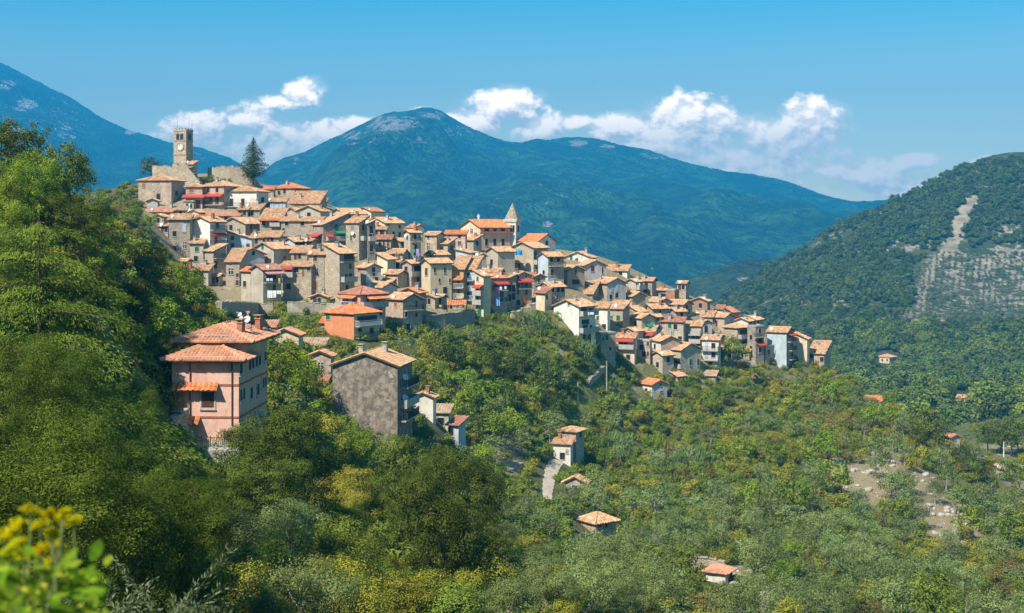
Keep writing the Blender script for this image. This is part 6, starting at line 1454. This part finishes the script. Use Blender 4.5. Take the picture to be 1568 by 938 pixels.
while len(pts) < 15000 and _n < 70000:
    _n += 1
    x, y = R.uniform(930, 1640), R.uniform(244, 720)
    g = hit(x, y, 10, True)
    if g is None or g.y > 1900: continue
    rk = rock_mask(np.array([x]), np.array([y]))[0]
    nz = fbm(np.array([g.x / 40.]), np.array([g.y / 40.]), 4)[0]
    if rk + (nz - .5) * 1.3 > (.8 if R.rand() < .5 else .3): continue
    grove = x > 1395 and 375 < y < 495 and rk > .05
    if grove and R.rand() < .75: continue
    lowv = g.y < 930
    if fbm(np.array([g.x / 90. + 40]), np.array([g.y / 90.]), 3)[0] > .68 and not lowv and R.rand() < .8: continue
    if any(math.hypot(x - a, (y - b - 7) * 1.3) < r for a, b, r in ((1358,549,26),(1476,612,28),(1490,602,16),(1428,636,24),(1490,577,14),(1507,653,26),(1568,700,24),(1390,600,20))): continue
    pts.append(tuple(g)); k = R.choice([4, 5]) if grove else (R.choice([0, 1, 2, 3, 6, 7]) if lowv else R.choice([0, 1, 2, 3]))
    idx.append(k); scl.append(R.uniform(.6, 1.1) if grove else (R.uniform(.6, 1.0 + 1.3 * R.rand() ** 2) if lowv else R.uniform(.55, 1.15) * (1.35 if nz < .45 else 1)))
# rows of young olives on the slope
for col_ in range(20):
    for r_ in range(28):
        x = 1398 + col_ * 9.4 + r_ * -.35 + R.randn() * .6; y = 388 + r_ * 4.1 + R.randn() * .6
        if rock_mask(np.array([x]), np.array([y]))[0] < .1 or R.rand() < .12: continue
        g = hit(x, y, 10, True)
        if g is not None: pts.append(tuple(g)); idx.append(R.choice([4, 5])); scl.append(R.uniform(.6, .95))
instancer('forest', pts, scl, idx, FW)
# ------------------------------------------------------------------ loose pale rocks on the open ground
def rock_mesh(seed):
    rr = np.random.RandomState(seed); bm = __import__('bmesh').new(); __import__('bmesh').ops.create_icosphere(bm, subdivisions=2, radius=1)
    for v in bm.verts: v.co = Vector((v.co.x * 1.2, v.co.y, v.co.z * .65)) * (1 + .28 * (rr.rand() - .5)) + Vector((0, 0, .2))
    me = bpy.data.meshes.new('plant'); bm.to_mesh(me); bm.free(); me.materials.append(mat_flat('limestone', (.46, .41, .35), .95, 0, .35, 2.0)); return me
pts, scl, idx = [], [], []; _n = 0
while len(pts) < 520 and _n < 40000:
    _n += 1; x, y = R.uniform(740, 1568), R.uniform(500, 938)
    b = bare_mask(np.array([x]), np.array([y]))[0]
    if R.rand() > b * .7: continue
    g = hit(x, y, 30)
    if g is None or not clear_of_houses(g, .2) or fbm(np.array([g.x / 7.]), np.array([g.y / 7.]), 3)[0] < .5: continue
    pts.append(tuple(g)); scl.append(.12 + .6 * R.rand() ** 3); idx.append(R.randint(3))
instancer('rubble', pts, scl, idx, [rock_mesh(i) for i in range(3)])
# ------------------------------------------------------------------ yellow flowering plant right in front of the camera
M_fl = mat_leaf('flower', (.30, .25, .012), (.46, .38, .02), (.60, .51, .05), .4, None, .1)
M_pl = mat_leaf('plant', (.06, .11, .012), (.13, .21, .022), (.24, .31, .04), .45, (.36, .33, .05), .2)
M_st = mat_flat('stem_green', (.17, .21, .06), .8, 0, .25, 30)
def leaf_blade(L, W):
    n = 7; v = []; f = []
    for i in range(n):
        t = i / (n - 1); w_ = W * math.sin(math.pi * min(1, t * .93 + .07)) ** .8; z = -.22 * L * t * t
        v += [(L * t, -w_, z + .12 * w_), (L * t, 0, z), (L * t, w_, z + .12 * w_)]
    for i in range(n - 1):
        for k in (0, 1): a = i * 3 + k; f.append((a, a + 1, a + 4, a + 3))
    return mesh_np('leaf', v, np.array(f), [M_pl], True, {'tint': ('POINT', np.clip(R.rand() + R.randn(len(v)) * .12, 0, 1))})
LB = [leaf_blade(.030, .0065), leaf_blade(.038, .008), leaf_blade(.026, .007), leaf_blade(.034, .0085)]
def flower_mesh(rad):
    C_, N_ = [], []
    for i in range(34):
        a = R.rand() * 6.28; r = rad * math.sqrt(R.rand()); c = np.array([math.cos(a) * r, math.sin(a) * r, -.25 * r * r / rad + R.randn() * .002])
        for k in range(9): C_.append(c + R.randn(3) * .0028); N_.append(np.array([c[0] * 8, c[1] * 8, 1]) + R.randn(3) * .5)
    n = len(C_)
    return leaf_mesh('flower_head', M_fl, np.array(C_), np.array(N_), np.full(n, .0050), .8, R.rand(n))
FM = [flower_mesh(.012), flower_mesh(.015), flower_mesh(.010)]
def fplant(name, label, heads, leaves, foot, d0):
    root = empty(name, foot); tag(root, label, 'plant'); org = foot
    for i, (px, py, d) in enumerate(heads):
        t = P(px, py, d) - org; mb = MB(); b = Vector((R.uniform(-.05, .05), R.uniform(-.03, .03), -.05)); m = b.lerp(t, .55) + Vector((R.uniform(-.05, .05), R.uniform(-.05, .05), 0)); mb.tube(b, m, .005, .004, 6); mb.tube(m, t, .004, .0022, 6)
        st = mb.obj('stem', M_st, root)
        o = add('flower_head', FM[i % 3], root, t); o.rotation_euler = (R.uniform(-.5, .2), R.uniform(-.4, .4), R.rand() * 6)
    for px, py, d in leaves:
        o = add('leaf', LB[R.randint(4)], root, P(px, py, d) - org); o.rotation_euler = (R.uniform(-.9, .9), R.uniform(-.9, .5), R.uniform(-.6, 3.8)); s = R.uniform(.7, 1.35); o.scale = (s, s, s)
    return root
hd_ = [(28,800,2.5),(48,778,2.45),(74,784,2.5),(95,792,2.6),(62,800,2.4),(80,815,2.5),(18,842,2.3),(40,848,2.4),(60,840,2.35),(10,815,2.45),(85,832,2.6),(100,782,2.55),(36,826,2.5),(112,795,2.6),(70,862,2.5)]
lv = [(R.uniform(-25, 150), 0, R.uniform(2.1, 2.75)) for _ in range(300)]
lv = [(x, R.uniform(max(838, 850 + (x - 60) * .35), 985), d) for x, _, d in lv] + [(150, 872, 2.5), (162, 866, 2.5), (140, 858, 2.5), (128, 880, 2.4), (135, 920, 2.4), (120, 905, 2.4)]
g_ = P(30, 1500, 2.4); fplant('flowering_plant', 'blurred yellow flowering plant close to the camera at the lower left', hd_, lv, Vector((g_.x, 2.4, ground_at(g_.x, 2.4))), 2.4)
# olive sprays near the camera at the lower left
M_ol = mat_leaf('olive_near', (.05, .075, .03), (.11, .14, .06), (.20, .235, .13), .25); M_twig = mat_flat('twig', (.07, .07, .04), .9, 0, .3, 20)
def spray(name, label, px, py, d, Hm, n):
    top = P(px, py, d); foot = Vector((top.x, d, ground_at(top.x, d))); root = empty(name, foot); tag(root, label, 'tree', 'young olives near the camera'); Ht = top.z - foot.z
    mb = MB(); C_, N_, S_, T_, A_ = [], [], [], [], []
    mb.tube(Vector((0, 0, -.3)), Vector((0, 0, max(.3, Ht - Hm * .5))), .05, .03, 6)
    for i in range(n):
        a = R.rand() * 6.28; l = R.uniform(.4, 1) * Hm; s = Vector((0, 0, Ht - Hm * R.uniform(.35, 1.1))); e = s + Vector((math.cos(a) * l * .6, math.sin(a) * l * .6, l * R.uniform(.3, .75))); mb.tube(s, e, .006, .002, 4)
        for k in range(int(l * 150)):
            f = R.rand(); c = s.lerp(e, f); dv = (e - s).normalized(); b = R.randn(3); C_.append(np.array(c) + b * .012 + b / np.linalg.norm(b) * .03); A_.append(np.array(dv) * .8 + b * .6); N_.append(R.randn(3) + np.array([0, -.3, .6])); S_.append(R.uniform(.045, .075)); T_.append(R.rand())
    add('trunk', mesh_np('trunk', mb.v, mb.f, [M_twig]), root)
    add('crown', leaf_mesh('crown', M_ol, np.array(C_), np.array(N_), np.array(S_), .26, np.array(T_), np.array(A_)), root)
spray('young_olive', 'young olive with upright sprays at the bottom edge left of centre', 262, 898, 13, 1.0, 60)
spray('young_olive', 'second young olive at the bottom edge, farther left', 150, 915, 11.5, .8, 46)
spray('young_olive', 'third low young olive at the bottom edge, rightmost', 325, 915, 14, .8, 40)
